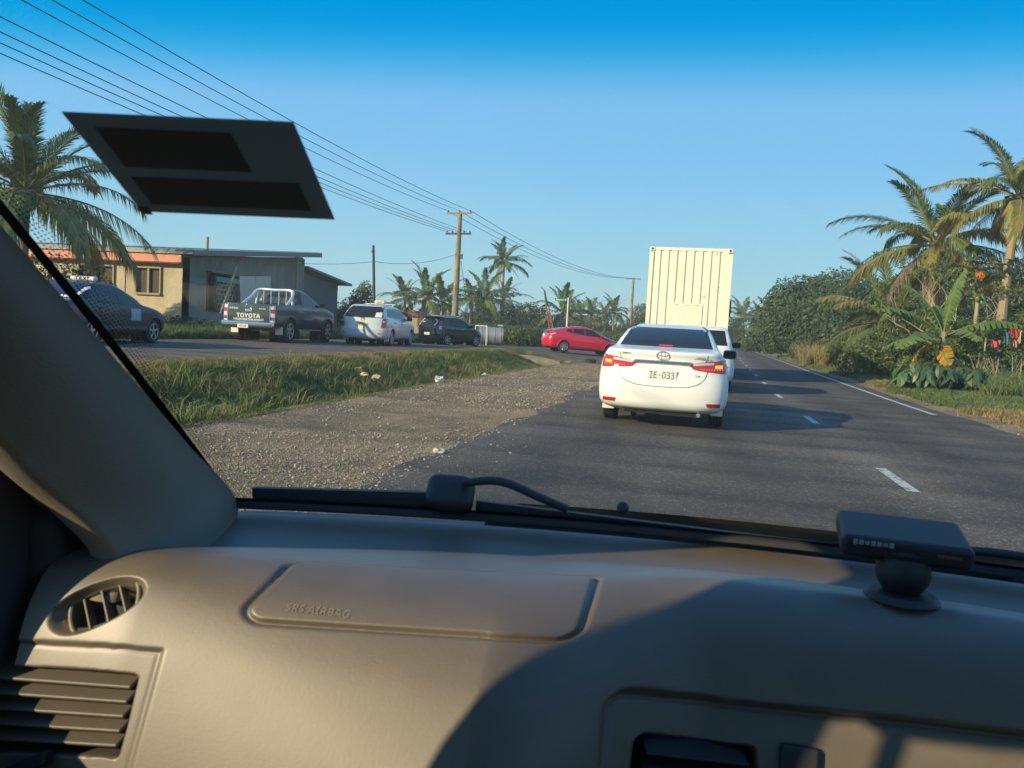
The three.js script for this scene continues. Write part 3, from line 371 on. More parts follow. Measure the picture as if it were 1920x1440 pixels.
const line3 = (pts, f, r = 0.004, seg = 30) => tube(pts.map(p => V(...f(...p))), r, seg, 5);
const wheelParts = {};
function wheelGeo(r, w, spokes, style = 0) { const k = [r, w, spokes, style].join(); if (wheelParts[k]) return wheelParts[k];
  const rr = r * 0.68, T = [[rr, -w / 2], [r * 0.9, -w / 2], [r * 0.98, -w * 0.42], [r, -w * 0.3], [r, w * 0.3], [r * 0.98, w * 0.42], [r * 0.9, w / 2], [rr, w / 2]];
  const tyre = new THREE.LatheGeometry(T.map(p => new THREE.Vector2(p[0], p[1])), 36).rotateZ(Math.PI / 2);
  const ribs = [-0.22, 0, 0.22].map(q => mv(new THREE.TorusGeometry(r - 0.001, 0.006, 4, 36).rotateY(Math.PI / 2), q * w, 0, 0));
  const rim = [mv(new THREE.TorusGeometry(rr * 0.95, r * 0.045, 6, 32).rotateY(Math.PI / 2), w * 0.44, 0, 0), cy(r * 0.16, r * 0.14, 0.03, 14, w * 0.42, 0, 0, 0, 0, Math.PI / 2)];
  for (let i = 0; i < spokes; i++) { const g = style ? rb(0.02, rr * 0.86, r * 0.30, 0.006, 0, rr * 0.5, 0) : rb(0.024, rr * 0.86, r * 0.17, 0.008, 0, rr * 0.5, 0); g.rotateX(i / spokes * 6.2832); g.translate(w * 0.40, 0, 0); rim.push(g); }
  const back = cy(rr * 0.98, rr * 0.98, 0.02, 28, w * 0.2, 0, 0, 0, 0, Math.PI / 2);
  return wheelParts[k] = { tyre: merge([tyre]), tread: merge(ribs), rim: merge(rim), back };
}
function addWheel(parent, x, y, z, r, w, spokes, style, steer = 0) { const G = wheelGeo(r, w, spokes, style), o = new THREE.Group(); o.name = 'wheel'; parent.add(o); o.position.set(x, y, z); o.rotation.y = (x < 0 ? Math.PI : 0) + steer; part('tyre', G.tyre, M.rubber, o); part('tread_rib', G.tread, M.black, o); part('rim', G.rim, style === 2 ? M.steel : M.alloy, o); part('brake_disc', G.back, M.underbody, o); return o; }
const paint = (n, c, r = 0.28, o = {}) => mat(n, c, r, { clearcoat: 1, clearcoatRoughness: 0.05, ...o });
const gap = M.ink;
function car(name, label, S, p, turn, P) { // common parts; returns the group
  const g = thing(name, label, P.category ?? 'car', p, turn, P.group);
  if (P.pitch) { g.rotation.order = 'YXZ'; g.rotation.x = P.pitch; }
  const W = P.wheels, body = part('body', bodyGeo(S, W.map(w => [w[0], P.wr]), P.arch, P.ny ?? 60), P.paint, g);
  const u = []; for (const w of W) for (const sx of [-1, 1]) { const pts = []; for (let i = 0; i <= 18; i++) { const a = lerp(-0.15, Math.PI + 0.15, i / 18), y = Math.max(S.bot + 0.01, P.wr + P.arch * Math.sin(a)), z = w[0] + P.arch * Math.cos(a); pts.push(V(sx * (S.side(y, z) - 0.008), y, z)); } part('wheel_arch', tube(pts, P.archR ?? 0.03, 30, 6), P.archMat ?? P.paint, g); u.push(mv(new THREE.CylinderGeometry(P.arch + 0.02, P.arch + 0.02, 0.4, 20, 1, true, 0, Math.PI), sx * 0.6, P.wr, w[0], 0, 0, Math.PI / 2), bx(0.02, P.arch * 1.6, P.arch * 2, sx * 0.42, P.wr + 0.02, w[0])); }
  const zf = Math.min(...W.map(w => w[0])), zr = Math.max(...W.map(w => w[0]));
  u.push(bx(1.0, 0.18, zr - zf + 1.6, 0, S.bot + 0.06, (zf + zr) / 2)); part('underbody', u, mat('underbody', L(0.012, 0.012, 0.012), 0.9, DS), g);
  for (const w of W) for (const sx of [-1, 1]) addWheel(g, sx * (P.track - 0.0), P.wr, w[0], P.wr, P.ww ?? 0.19, P.spokes ?? 5, P.style ?? 0, w[0] < 0 ? (P.steer ?? 0) : 0);
  for (const [n, C] of P.sideGlass ?? []) for (const sx of [-1, 1]) part('side_window', onSide(S, C, sx, 0.005), M.glass, g);
  for (const [C, hy, hz] of P.doors ?? []) for (const sx of [-1, 1]) { const d = part('door', onSide(S, C, sx, 0.0035, 12, 10), P.paint, g); const f = (z, y) => [sx * (S.side(y, z) + 0.004), y, z]; part('door_gap', [line3([C[0], C[1]], f, 0.005), line3([C[1], C[2]], f, 0.005), line3([C[2], C[3]], f, 0.005), line3([C[3], C[0]], f, 0.005)], gap, d); part('door_handle', rb(0.025, 0.026, 0.16, 0.01, sx * (S.side(hy, hz) + 0.018), hy, hz), P.handle ?? P.paint, d); }
  if (P.mirror) for (const sx of [-1, 1]) { const [my, mz] = P.mirror; const m = part('door_mirror', [rb(0.22, 0.15, 0.10, 0.05, sx * (S.side(my, mz) + 0.13), my + 0.04, mz), bx(0.08, 0.03, 0.05, sx * (S.side(my, mz) + 0.02), my - 0.01, mz)], P.mirrorMat ?? P.paint, g); part('mirror_glass', rb(0.185, 0.115, 0.006, 0.003, sx * (S.side(my, mz) + 0.13), my + 0.04, mz + 0.0505), M.glass, m); }
  if (P.rearGlass) part('rear_window', onRear(S, P.rearGlass, 0.005, 16, 10), M.glass, g);
  if (P.frontGlass) part('front_window', onFront(S, P.frontGlass, 0.005, 16, 10), M.glass, g);
  return g;
}
// marks too blurred to read: a row of small strokes
function scrib(n, w, h) { const l = []; for (let i = 0; i < n; i++) { const x = (i + 0.5) / n * w - w / 2, k = hsh(i, n); l.push(bx(w / n * 0.22, h, 0.002, x - w / n * 0.22, 0, 0), bx(w / n * 0.6, h * 0.2, 0.002, x, (k > 0.5 ? 0.4 : 0) * h, 0.0005), bx(w / n * 0.18, h * 0.55, 0.002, x + w / n * 0.24, (k - 0.5) * h * 0.4, 0)); } return merge(l); }
function plate(parent, S, y, mat_, w = 0.38, h = 0.125, txt, font = FM, size = 0.075) { const z = S.rear(y, 0) + 0.012, p = part('number_plate', rb(w, h, 0.008, 0.004, 0, y, z), mat_, parent); if (txt) part('plate_characters', mv(txt === '~' ? scrib(6, w * 0.7, h * 0.5) : text(txt, size, 0.002, font).scale(0.95, 1.15, 1), 0, y, z + 0.004), M.ink, p).userData.kind = 'stuff'; return p; }
function emblem(parent, y, z, s, m = M.chrome) { const e = (rx, ry, oy) => { const g = new THREE.TorusGeometry(1, 0.09, 6, 36); g.scale(rx, ry, rx * 0.5); return g.translate(0, oy, 0); }; part('badge', [e(0.068 * s, 0.046 * s, 0), e(0.024 * s, 0.042 * s, 0), e(0.058 * s, 0.021 * s, 0.018 * s)].map(q => q.translate(0, y, z)), m, parent); }
const words = (parent, s, size, x, y, S, m = M.chrome, name = 'lettering') => part(name, mv(text(s, size, 0.006).scale(1.25, 1, 1), x, y, S.rear(y, x) + 0.004), m, parent);

// white saloon straight ahead
const whiteP = paint('white car paint', L(0.82, 0.81, 0.76), 0.35, { clearcoat: 0.5 });
const saloonRows = [[0.22, -2.08, 2.10, 0.72], [0.27, -2.20, 2.25, 0.82], [0.36, -2.28, 2.30, 0.872], [0.5, -2.31, 2.31, 0.886], [0.66, -2.31, 2.295, 0.888], [0.78, -2.22, 2.265, 0.882], [0.88, -1.95, 2.25, 0.866], [0.96, -1.45, 2.255, 0.842], [1.03, -1.15, 2.27, 0.80], [1.065, -1.06, 2.25, 0.772], [1.085, -1.0, 2.05, 0.752], [1.11, -0.93, 1.70, 0.735], [1.2, -0.72, 1.50, 0.695], [1.32, -0.42, 1.20, 0.635], [1.40, -0.16, 0.94, 0.585], [1.44, 0.06, 0.66, 0.52], [1.455, 0.18, 0.46, 0.42], [1.46, 0.26, 0.36, 0.3]];
{
  const S = carShape(saloonRows, { belt: 1.0 });
  const g = car('white_saloon_car', 'white saloon with lit brake lights stopped on the tarmac directly ahead', S, V(-0.335, 0.004, -12.72), -0.015, { paint: whiteP, wheels: [[-1.35], [1.35]], wr: 0.315, arch: 0.36, track: 0.765, ww: 0.2, spokes: 5, ny: 80,
    sideGlass: [['', [[-0.72, 0.98], [0.22, 1.02], [0.22, 1.34], [-0.2, 1.33]]], ['', [[0.26, 1.02], [1.05, 1.06], [0.86, 1.33], [0.26, 1.345]]], ['', [[1.09, 1.06], [1.42, 1.08], [1.05, 1.30], [0.92, 1.31]]]],
    doors: [[[[-0.95, 0.32], [0.24, 0.30], [0.24, 0.99], [-0.85, 0.95]], 0.82, 0.12], [[[0.26, 0.30], [1.0, 0.34], [1.28, 1.02], [0.26, 1.0]], 0.86, 1.1]], mirror: [0.98, -0.62], mirrorMat: paint('mirror shell', L(0.10, 0.10, 0.10)), rearGlass: [[-0.66, 1.115], [0.66, 1.115], [0.555, 1.395], [-0.555, 1.395]], frontGlass: [[-0.68, 1.05], [0.68, 1.05], [0.54, 1.40], [-0.54, 1.40]] });
  g.scale.setScalar(0.955);
  for (const sx of [-1, 1]) {
    const l = part('tail_lamp', [onRear(S, [[sx * 0.845, 0.80], [sx * 0.60, 0.815], [sx * 0.57, 0.945], [sx * 0.842, 0.985]], 0.012, 12, 8), onRear(S, [[sx * 0.60, 0.815], [sx * 0.42, 0.835], [sx * 0.33, 0.905], [sx * 0.57, 0.945]], 0.012, 12, 8)], M.redlamp, g);
    part('clear_band', onRear(S, [[sx * 0.68, 0.912], [sx * 0.42, 0.885], [sx * 0.37, 0.915], [sx * 0.68, 0.945]], 0.016, 12, 3), M.clearlamp, l);
    part('brake_light', onRear(S, [[sx * 0.80, 0.865], [sx * 0.70, 0.862], [sx * 0.70, 0.905], [sx * 0.80, 0.912]], 0.018, 6, 3), M.amberglow, l);
    const dots = []; for (let i = 0; i < 9; i++) { const x = sx * (0.80 - i * 0.035), y = 0.848 - i * 0.0005; dots.push(mv(new THREE.SphereGeometry(0.009, 8, 6), x, y, S.rear(y, x) + 0.016)); } part('tail_light', dots, M.redglow, l).userData.kind = 'stuff';
    part('bumper_reflector', onRear(S, [[sx * 0.80, 0.335], [sx * 0.63, 0.335], [sx * 0.61, 0.385], [sx * 0.80, 0.385]], 0.01, 6, 2), M.redlamp, g);
    part('mud_flap', rb(0.17, 0.12, 0.012, 0.004, sx * 0.765, 0.24, 1.72), whiteP, g);
  }
  part('chrome_strip', [mv(rb(0.78, 0.045, 0.03, 0.014, 0, 0, 0), 0, 0.912, S.rear(0.91, 0) + 0.014)], M.chrome, g);
  const f = (x, y) => [x, y, S.rear(y, x) + 0.001];
  part('boot_seam', [line3([[-0.6, 0.81], [-0.585, 0.74], [-0.52, 0.66], [-0.38, 0.60], [-0.15, 0.58], [0.15, 0.58], [0.38, 0.60], [0.52, 0.66], [0.585, 0.74], [0.6, 0.81]], f, 0.0045, 60), line3([[-0.57, 0.945], [-0.60, 1.03]], f, 0.004), line3([[0.57, 0.945], [0.60, 1.03]], f, 0.004), line3([[-0.80, 0.50], [0.80, 0.50]], (x, y) => [x, 0.47 + 0.03 * Math.abs(x), S.rear(0.47, x) - 0.001], 0.003, 30)], mat('seam', L(0.12, 0.12, 0.11), 0.7), g);
  { const np = plate(g, S, 0.735, M.plateW, 0.40, 0.14); [...'IE·033'].forEach((ch, i) => part('plate_character', mv(text(ch, 0.078, 0.002, FM).scale(0.95, 1.15, 1), -0.145 + i * 0.058, 0.735, S.rear(0.735, 0) + 0.016), M.ink, np)); }
  emblem(g, 1.0, S.rear(1.0, 0) + 0.008, 1.25, M.steel);
  words(g, 'TOYOTA', 0.022, -0.50, 1.015, S, M.steel); words(g, 'COROLLA', 0.03, 0.50, 0.99, S, M.steel); words(g, '1.8', 0.025, 0.47, 0.75, S, M.steel);
  part('high_brake_lamp', Array.from({ length: 9 }, (_, i) => mv(new THREE.SphereGeometry(0.0095, 8, 6), -0.085 + i * 0.0212, 1.135, S.rear(1.135, 0) + 0.006)), M.redglow, g).userData.kind = 'stuff';
  part('exhaust', [cy(0.028, 0.028, 0.25, 14, 0.52, 0.215, 2.1, Math.PI / 2), bx(0.5, 0.12, 0.3, 0.25, 0.23, 1.9)], M.steel, g);
  for (const sx of [-1, 1]) part('roof_seam', tube([0.5, 0.8, 1.0, 1.15].map(z => { const y = 1.455 - Math.max(0, (z - 0.3) ** 2) * 0.115; return V(sx * (S.par(Math.min(y, 1.44)).w - 0.03), y - 0.004, z); }), 0.008, 16, 5), gap, g);
}
// second white car, half hidden in front of it
{
  const rows = [[0.24, -2.0, 1.98, 0.72], [0.3, -2.12, 2.10, 0.82], [0.42, -2.18, 2.16, 0.862], [0.6, -2.2, 2.17, 0.872], [0.78, -2.12, 2.16, 0.868], [0.92, -1.85, 2.15, 0.855], [1.02, -1.35, 2.13, 0.83], [1.1, -1.05, 2.09, 0.80], [1.25, -0.75, 1.98, 0.755], [1.40, -0.42, 1.84, 0.70], [1.47, -0.18, 1.72, 0.655], [1.51, 0.1, 1.5, 0.57], [1.525, 0.4, 1.2, 0.4]];
  const S = carShape(rows, { belt: 1.05, nr: 3.6 });
  const g = car('white_hatchback_car', 'white hatchback mostly hidden ahead of the white saloon', S, V(0.12, 0.004, -20.6), -0.03, { paint: whiteP, wheels: [[-1.3], [1.28]], wr: 0.315, arch: 0.36, track: 0.75, sideGlass: [['', [[-0.75, 1.05], [0.3, 1.07], [0.3, 1.40], [-0.25, 1.40]]], ['', [[0.35, 1.07], [1.3, 1.08], [1.2, 1.40], [0.35, 1.41]]]], doors: [[[[-0.9, 0.33], [0.3, 0.33], [0.3, 1.03], [-0.85, 1.0]], 0.86, 0.15]], mirror: [1.05, -0.62], mirrorMat: M.black, rearGlass: [[-0.70, 1.08], [0.70, 1.08], [0.62, 1.42], [-0.62, 1.42]] });
  for (const sx of [-1, 1]) { const l = part('tail_lamp', onRear(S, [[sx * 0.845, 0.80], [sx * 0.62, 0.82], [sx * 0.62, 0.95], [sx * 0.84, 1.02]], 0.012, 8, 6), M.clearlamp, g); part('red_lens', onRear(S, [[sx * 0.84, 0.805], [sx * 0.63, 0.825], [sx * 0.63, 0.89], [sx * 0.84, 0.89]], 0.016, 8, 4), M.redlamp, l); }
  plate(g, S, 0.72, M.plateW); emblem(g, 0.95, S.rear(0.95, 0) + 0.01, 1.2);
}
// dark pick-up with chrome sports bar
{
  const px = paint('graphite paint', L(0.022, 0.03, 0.034), 0.3, { clearcoat: 0.5 });
  const rows = [[0.42, -2.45, 2.40, 0.70], [0.50, -2.55, 2.50, 0.84], [0.62, -2.62, 2.53, 0.885], [0.8, -2.64, 2.535, 0.895], [1.02, -2.55, 2.53, 0.885], [1.13, -2.2, 2.525, 0.872], [1.20, -1.75, 2.515, 0.86], [1.22, -1.55, 2.45, 0.852], [1.235, -1.42, 0.75, 0.842], [1.27, -1.3, 0.60, 0.825], [1.45, -0.85, 0.54, 0.755], [1.64, -0.45, 0.47, 0.695], [1.73, -0.2, 0.38, 0.62], [1.775, 0.0, 0.2, 0.4]];
  const S = carShape(rows, { belt: 1.22, Lr: 0.18, nr: 4.5, Lrg: 0.15 });
  const c = onY(520, 647, 0.33), g = car('pickup_truck', 'dark double cab pick-up with chrome bar and lettered tailgate', S, V(-13.75, 0.335, -25.1), 0.055, { category: 'pickup truck', paint: px, wheels: [[-1.62], [1.46]], wr: 0.385, arch: 0.47, archR: 0.045, track: 0.775, ww: 0.26, spokes: 6, sideGlass: [['', [[-1.2, 1.25], [-0.38, 1.26], [-0.38, 1.62], [-0.68, 1.60]]], ['', [[-0.32, 1.26], [0.48, 1.26], [0.40, 1.62], [-0.32, 1.63]]]], doors: [[[[-1.15, 0.5], [-0.36, 0.5], [-0.36, 1.22], [-1.2, 1.2]], 1.08, -0.48], [[[-0.34, 0.5], [0.55, 0.55], [0.58, 1.22], [-0.34, 1.22]], 1.1, 0.42]], handle: M.chrome, mirror: [1.28, -1.0], mirrorMat: M.black, frontGlass: [[-0.7, 1.17], [0.7, 1.17], [0.62, 1.66], [-0.62, 1.66]] });
  part('rear_cab_window', quad([[-0.62, 1.28], [0.62, 1.28], [0.56, 1.62], [-0.56, 1.62]], (x, y) => [x, y, S.rear(y, x) + 0.006]), mat('cab glass', L(0.05, 0.055, 0.055), 0.05, { clearcoat: 1 }), g);
  part('sports_bar', [tube([V(-0.78, 1.18, 1.55), V(-0.70, 1.5, 0.98), V(-0.62, 1.69, 0.80), V(0, 1.71, 0.78), V(0.62, 1.69, 0.80), V(0.70, 1.5, 0.98), V(0.78, 1.18, 1.55)], 0.05, 70, 10), ...[-0.4, -0.14, 0.14, 0.4].map(x => bar(V(x, 1.12, 0.8), V(x, 1.69, 0.79), 0.012)), bar(V(-0.66, 1.14, 0.85), V(-0.6, 1.66, 0.81), 0.03), bar(V(0.66, 1.14, 0.85), V(0.6, 1.66, 0.81), 0.03)], mat('polished bar', L(0.8, 0.79, 0.76), 0.3, { metalness: 0.6 }), g);
  const tg = part('tailgate', quad([[-0.70, 0.66], [0.70, 0.66], [0.70, 1.18], [-0.70, 1.18]], (x, y) => [x, y, S.rear(y, x) + 0.012]), paint('tailgate paint', L(0.05, 0.055, 0.055), 0.16), g);
  part('tailgate_lettering', mv(text('TOYOTA', 0.135, 0.006).scale(1.1, 1, 1), 0, 0.82, S.rear(0.8, 0.3) + 0.014), M.white, tg);
  part('business_lettering', mv(text('CHANDS DRAFTING SERVICES', 0.052, 0.004).scale(1.02, 1, 1), 0, 0.705, S.rear(0.7, 0.3) + 0.014), M.white, tg);
  part('model_sticker', [mv(scrib(4, 0.3, 0.07), -0.5, 1.04, S.rear(0.96, 0.5) + 0.016), mv(scrib(4, 0.24, 0.04), 0.46, 1.05, S.rear(0.96, 0.5) + 0.016)], M.white, tg);
  emblem(tg, 1.1, S.rear(1.1, 0) + 0.02, 1.7); part('tailgate_handle', rb(0.22, 0.09, 0.03, 0.015, 0, 0.98, S.rear(0.9, 0) + 0.02), M.chrome, tg);
  for (const sx of [-1, 1]) { const l = part('tail_lamp', onRear(S, [[sx * 0.868, 0.64], [sx * 0.72, 0.64], [sx * 0.72, 1.13], [sx * 0.86, 1.16]], 0.016, 6, 8), M.clearlamp, g); part('red_lens', onRear(S, [[sx * 0.862, 0.92], [sx * 0.73, 0.92], [sx * 0.73, 1.04], [sx * 0.86, 1.05]], 0.02, 5, 4), M.redlamp, l); part('chrome_surround', [line3([[sx * 0.86, 0.64], [sx * 0.72, 0.64], [sx * 0.715, 0.85], [sx * 0.72, 1.14], [sx * 0.855, 1.165]], (x, y) => [x, y, S.rear(y, x) + 0.014], 0.016, 40), onRear(S, [[sx * 0.85, 0.70], [sx * 0.73, 0.70], [sx * 0.73, 0.80], [sx * 0.85, 0.80]], 0.022, 4, 4)], M.chrome, l); part('mud_flap', rb(0.26, 0.24, 0.015, 0.01, sx * 0.76, 0.38, 1.98), M.white, g); part('side_step', [rb(0.1, 0.05, 1.75, 0.02, sx * 0.86, 0.42, -0.1)], M.steel, g); }
  part('rear_bumper', [rb(1.74, 0.17, 0.16, 0.05, 0, 0.56, 2.58), rb(0.8, 0.04, 0.12, 0.015, 0, 0.655, 2.60)], M.chrome, g);
  const np = part('number_plate', rb(0.36, 0.12, 0.01, 0.004, -0.12, 0.49, 2.665), M.plateW, g); part('plate_characters', mv(scrib(6, 0.25, 0.07), -0.12, 0.49, 2.67), M.ink, np).userData.kind = 'stuff';
  part('exhaust', [bar(V(0.35, 0.38, 2.4), V(0.5, 0.36, 1.8), 0.035), bx(1.1, 0.14, 0.14, 0, 0.40, 1.46)], M.steel, g);
  part('door_moulding', [-1, 1].map(sx => bx(0.02, 0.05, 0.8, sx * 0.90, 0.80, 0.12)), M.chrome, g);
}
// silver estate
{
  const px = paint('silver paint', L(0.60, 0.61, 0.61), 0.35, { metalness: 0.15 });
  const rows = [[0.22, -2.05, 2.05, 0.70], [0.28, -2.15, 2.18, 0.80], [0.4, -2.2, 2.235, 0.84], [0.56, -2.22, 2.24, 0.848], [0.72, -2.15, 2.215, 0.845], [0.84, -1.95, 2.20, 0.835], [0.94, -1.5, 2.185, 0.815], [1.0, -1.15, 2.16, 0.795], [1.06, -1.02, 2.12, 0.77], [1.2, -0.72, 1.99, 0.715], [1.35, -0.35, 1.84, 0.65], [1.42, -0.12, 1.76, 0.61], [1.46, 0.1, 1.62, 0.54], [1.475, 0.3, 1.4, 0.4]];
  const S = carShape(rows, { belt: 0.98, nr: 3.6, Lr: 0.34 });
  const g = car('silver_estate_car', 'silver estate car with yellow number plate behind the dark pick-up', S, (() => { const q = at(713, 640, 30.2); return V(q.x, 0.315, q.z); })(), 0.09, { paint: px, wheels: [[-1.3], [1.3]], wr: 0.31, arch: 0.36, track: 0.735, spokes: 9, sideGlass: [['', [[-0.70, 0.97], [0.25, 1.0], [0.25, 1.34], [-0.22, 1.33]]], ['', [[0.30, 1.0], [1.02, 1.02], [1.02, 1.35], [0.30, 1.35]]], ['', [[1.07, 1.02], [1.78, 1.06], [1.62, 1.33], [1.07, 1.35]]]], doors: [[[[-0.9, 0.3], [0.27, 0.3], [0.27, 0.98], [-0.85, 0.95]], 0.83, 0.1], [[[0.28, 0.3], [0.95, 0.34], [1.1, 1.0], [0.28, 0.98]], 0.85, 0.95]], handle: M.black, mirror: [0.98, -0.6], mirrorMat: M.black, rearGlass: [[-0.72, 1.0], [0.72, 1.0], [0.60, 1.40], [-0.60, 1.40]], frontGlass: [[-0.65, 1.05], [0.65, 1.05], [0.55, 1.4], [-0.55, 1.4]] });
  for (const sx of [-1, 1]) { const l = part('tail_lamp', [onRear(S, [[sx * 0.832, 0.66], [sx * 0.66, 0.66], [sx * 0.70, 0.98], [sx * 0.815, 0.98]], 0.012, 8, 8)], M.redlamp, g); part('clear_lens', onRear(S, [[sx * 0.80, 0.84], [sx * 0.72, 0.84], [sx * 0.72, 0.91], [sx * 0.80, 0.91]], 0.017, 4, 4), M.clearlamp, l); part('mud_flap', rb(0.17, 0.13, 0.012, 0.004, sx * 0.74, 0.24, 1.70), M.white, g); part('bumper_reflector', onRear(S, [[sx * 0.76, 0.44], [sx * 0.55, 0.43], [sx * 0.55, 0.46], [sx * 0.76, 0.47]], 0.012, 4, 2), mat('amber strip', L(0.55, 0.16, 0.03), 0.3), g); }
  plate(g, S, 0.755, M.plateY, 0.38, 0.125, '~', FM, 0.06); emblem(g, 0.93, S.rear(0.93, 0) + 0.012, 1.1, M.steel);
  part('window_notice', onRear(S, [[0.42, 1.02], [0.66, 1.02], [0.64, 1.20], [0.43, 1.19]], 0.014, 4, 4), M.white, g);
  part('rear_wiper', [bar(V(0.05, 0.99, S.rear(0.99, 0) + 0.02), V(-0.42, 1.03, S.rear(1.03, 0.4) + 0.02), 0.012)], M.black, g);
  const rk = part('roof_bar', [bx(1.15, 0.025, 0.05, 0, 1.53, 0.25), bar(V(-0.5, 1.43, 0.25), V(-0.5, 1.53, 0.25), 0.02), bar(V(0.5, 1.43, 0.25), V(0.5, 1.53, 0.25), 0.02)], M.white, g);
  const tx = part('roof_sign', rb(0.40, 0.14, 0.14, 0.05, 0, 1.60, 0.25), mat('pale taxi sign', L(0.75, 0.62, 0.46), 0.5), g); part('sign_lettering', mv(text('TAXI', 0.07, 0.003), 0, 1.60, 0.32), mat('red ink', L(0.5, 0.1, 0.05), 0.6), tx);
}
// black hatchback with roof bars and flower stickers
M.petal = mat('white sticker', L(0.75, 0.75, 0.75), 0.5, DS);
const flower = (x, y, s) => { const l = [new THREE.CircleGeometry(0.3 * s, 8)]; for (let k = 0; k < 5; k++) l.push(mv(new THREE.CircleGeometry(0.32 * s, 8), 0.48 * s * Math.cos(k * 1.2566), 0.48 * s * Math.sin(k * 1.2566), 0)); return merge(l).translate(x, y, 0); };
const wrapRear = (S, g, off) => { const p = g.attributes.position; for (let i = 0; i < p.count; i++) p.setZ(i, S.rear(p.getY(i), p.getX(i)) + off); g.computeVertexNormals(); return g; };
{
  const px = paint('black paint', L(0.012, 0.013, 0.015), 0.2);
  const rows = [[0.24, -1.72, 1.72, 0.70], [0.3, -1.84, 1.84, 0.79], [0.42, -1.9, 1.89, 0.835], [0.6, -1.93, 1.895, 0.845], [0.78, -1.86, 1.88, 0.842], [0.9, -1.6, 1.87, 0.832], [0.98, -1.25, 1.855, 0.815], [1.06, -1.05, 1.82, 0.79], [1.2, -0.78, 1.73, 0.745], [1.36, -0.45, 1.62, 0.69], [1.46, -0.2, 1.55, 0.635], [1.51, 0.0, 1.45, 0.56], [1.53, 0.25, 1.2, 0.4]];
  const S = carShape(rows, { belt: 1.0, nr: 3.0, Lr: 0.42, Lrg: 0.3 });
  const pc = at(846, 620, 43.2), g = car('black_hatchback_car', 'small black hatchback with white flower stickers and roof bars', S, V(pc.x, 0.115, pc.z), -0.42, { paint: px, wheels: [[-1.18], [1.18]], wr: 0.32, arch: 0.37, track: 0.735, spokes: 6, sideGlass: [['', [[-0.72, 1.0], [0.2, 1.02], [0.2, 1.42], [-0.28, 1.40]]], ['', [[0.25, 1.02], [1.0, 1.04], [1.0, 1.42], [0.25, 1.43]]], ['', [[1.05, 1.06], [1.5, 1.14], [1.4, 1.38], [1.05, 1.41]]]], doors: [[[[-0.85, 0.33], [0.22, 0.33], [0.22, 1.0], [-0.82, 0.97]], 0.88, 0.05], [[[0.23, 0.33], [0.85, 0.36], [1.02, 1.02], [0.23, 1.0]], 0.9, 0.85]], handle: M.chrome, mirror: [1.03, -0.6], mirrorMat: M.black, rearGlass: [[-0.68, 1.02], [0.68, 1.02], [0.58, 1.42], [-0.58, 1.42]], frontGlass: [[-0.65, 1.05], [0.65, 1.05], [0.55, 1.45], [-0.55, 1.45]] });
  for (const sx of [-1, 1]) { const l = part('tail_lamp', onRear(S, [[sx * 0.815, 0.83], [sx * 0.70, 0.83], [sx * 0.66, 1.26], [sx * 0.715, 1.28]], 0.014, 6, 8), M.redlamp, g); part('clear_lens', onRear(S, [[sx * 0.81, 0.84], [sx * 0.71, 0.84], [sx * 0.695, 1.02], [sx * 0.79, 1.02]], 0.02, 5, 5), M.clearlamp, l); part('fog_lamp', mv(new THREE.SphereGeometry(0.04, 10, 8), sx * 0.68, 0.62, S.rear(0.62, 0.68) + 0.01), M.chrome, g); part('roof_rail', [bar(V(sx * 0.6, 1.55, -0.35), V(sx * 0.6, 1.55, 1.3), 0.018), bar(V(sx * 0.6, 1.43, -0.3), V(sx * 0.6, 1.55, -0.3), 0.02), bar(V(sx * 0.6, 1.43, 1.25), V(sx * 0.6, 1.55, 1.25), 0.02)], M.steel, g); }
  part('roof_bar', [bx(1.24, 0.025, 0.06, 0, 1.575, 0.05), ...[-0.45, -0.15, 0.15, 0.45].map(x => bx(0.09, 0.03, 0.065, x, 1.577, 0.05))], M.steel, g); part('roof_bar', [bx(1.24, 0.025, 0.06, 0, 1.575, 0.9)], M.steel, g);
  part('roof_spoiler', rb(1.15, 0.05, 0.22, 0.02, 0, 1.49, 1.56), px, g);
  plate(g, S, 0.60, M.plateW, 0.36, 0.12, '~', FM, 0.06); part('hatch_trim', [onRear(S, [[-0.3, 0.86], [0.3, 0.86], [0.3, 0.90], [-0.3, 0.90]], 0.015, 6, 2)], M.chrome, g);
  const fl = []; for (const [x, y, s] of [[-0.68, 1.06, 0.07], [-0.66, 1.14, 0.06], [-0.63, 1.21, 0.05], [-0.59, 1.28, 0.05], [-0.54, 1.33, 0.045], [-0.48, 1.37, 0.04], [0.28, 1.37, 0.05], [0.36, 1.34, 0.055], [0.44, 1.30, 0.05], [0.5, 1.24, 0.05], [0.50, 1.16, 0.07], [0.44, 1.07, 0.085]]) fl.push(wrapRear(S, flower(x, y, s * 0.9), 0.014)); part('flower_sticker', fl, M.petal, g);
  part('window_lettering', mv(scrib(3, 0.2, 0.09), -0.4, 1.2, S.rear(1.2, 0.4) + 0.008), M.petal, g);
}
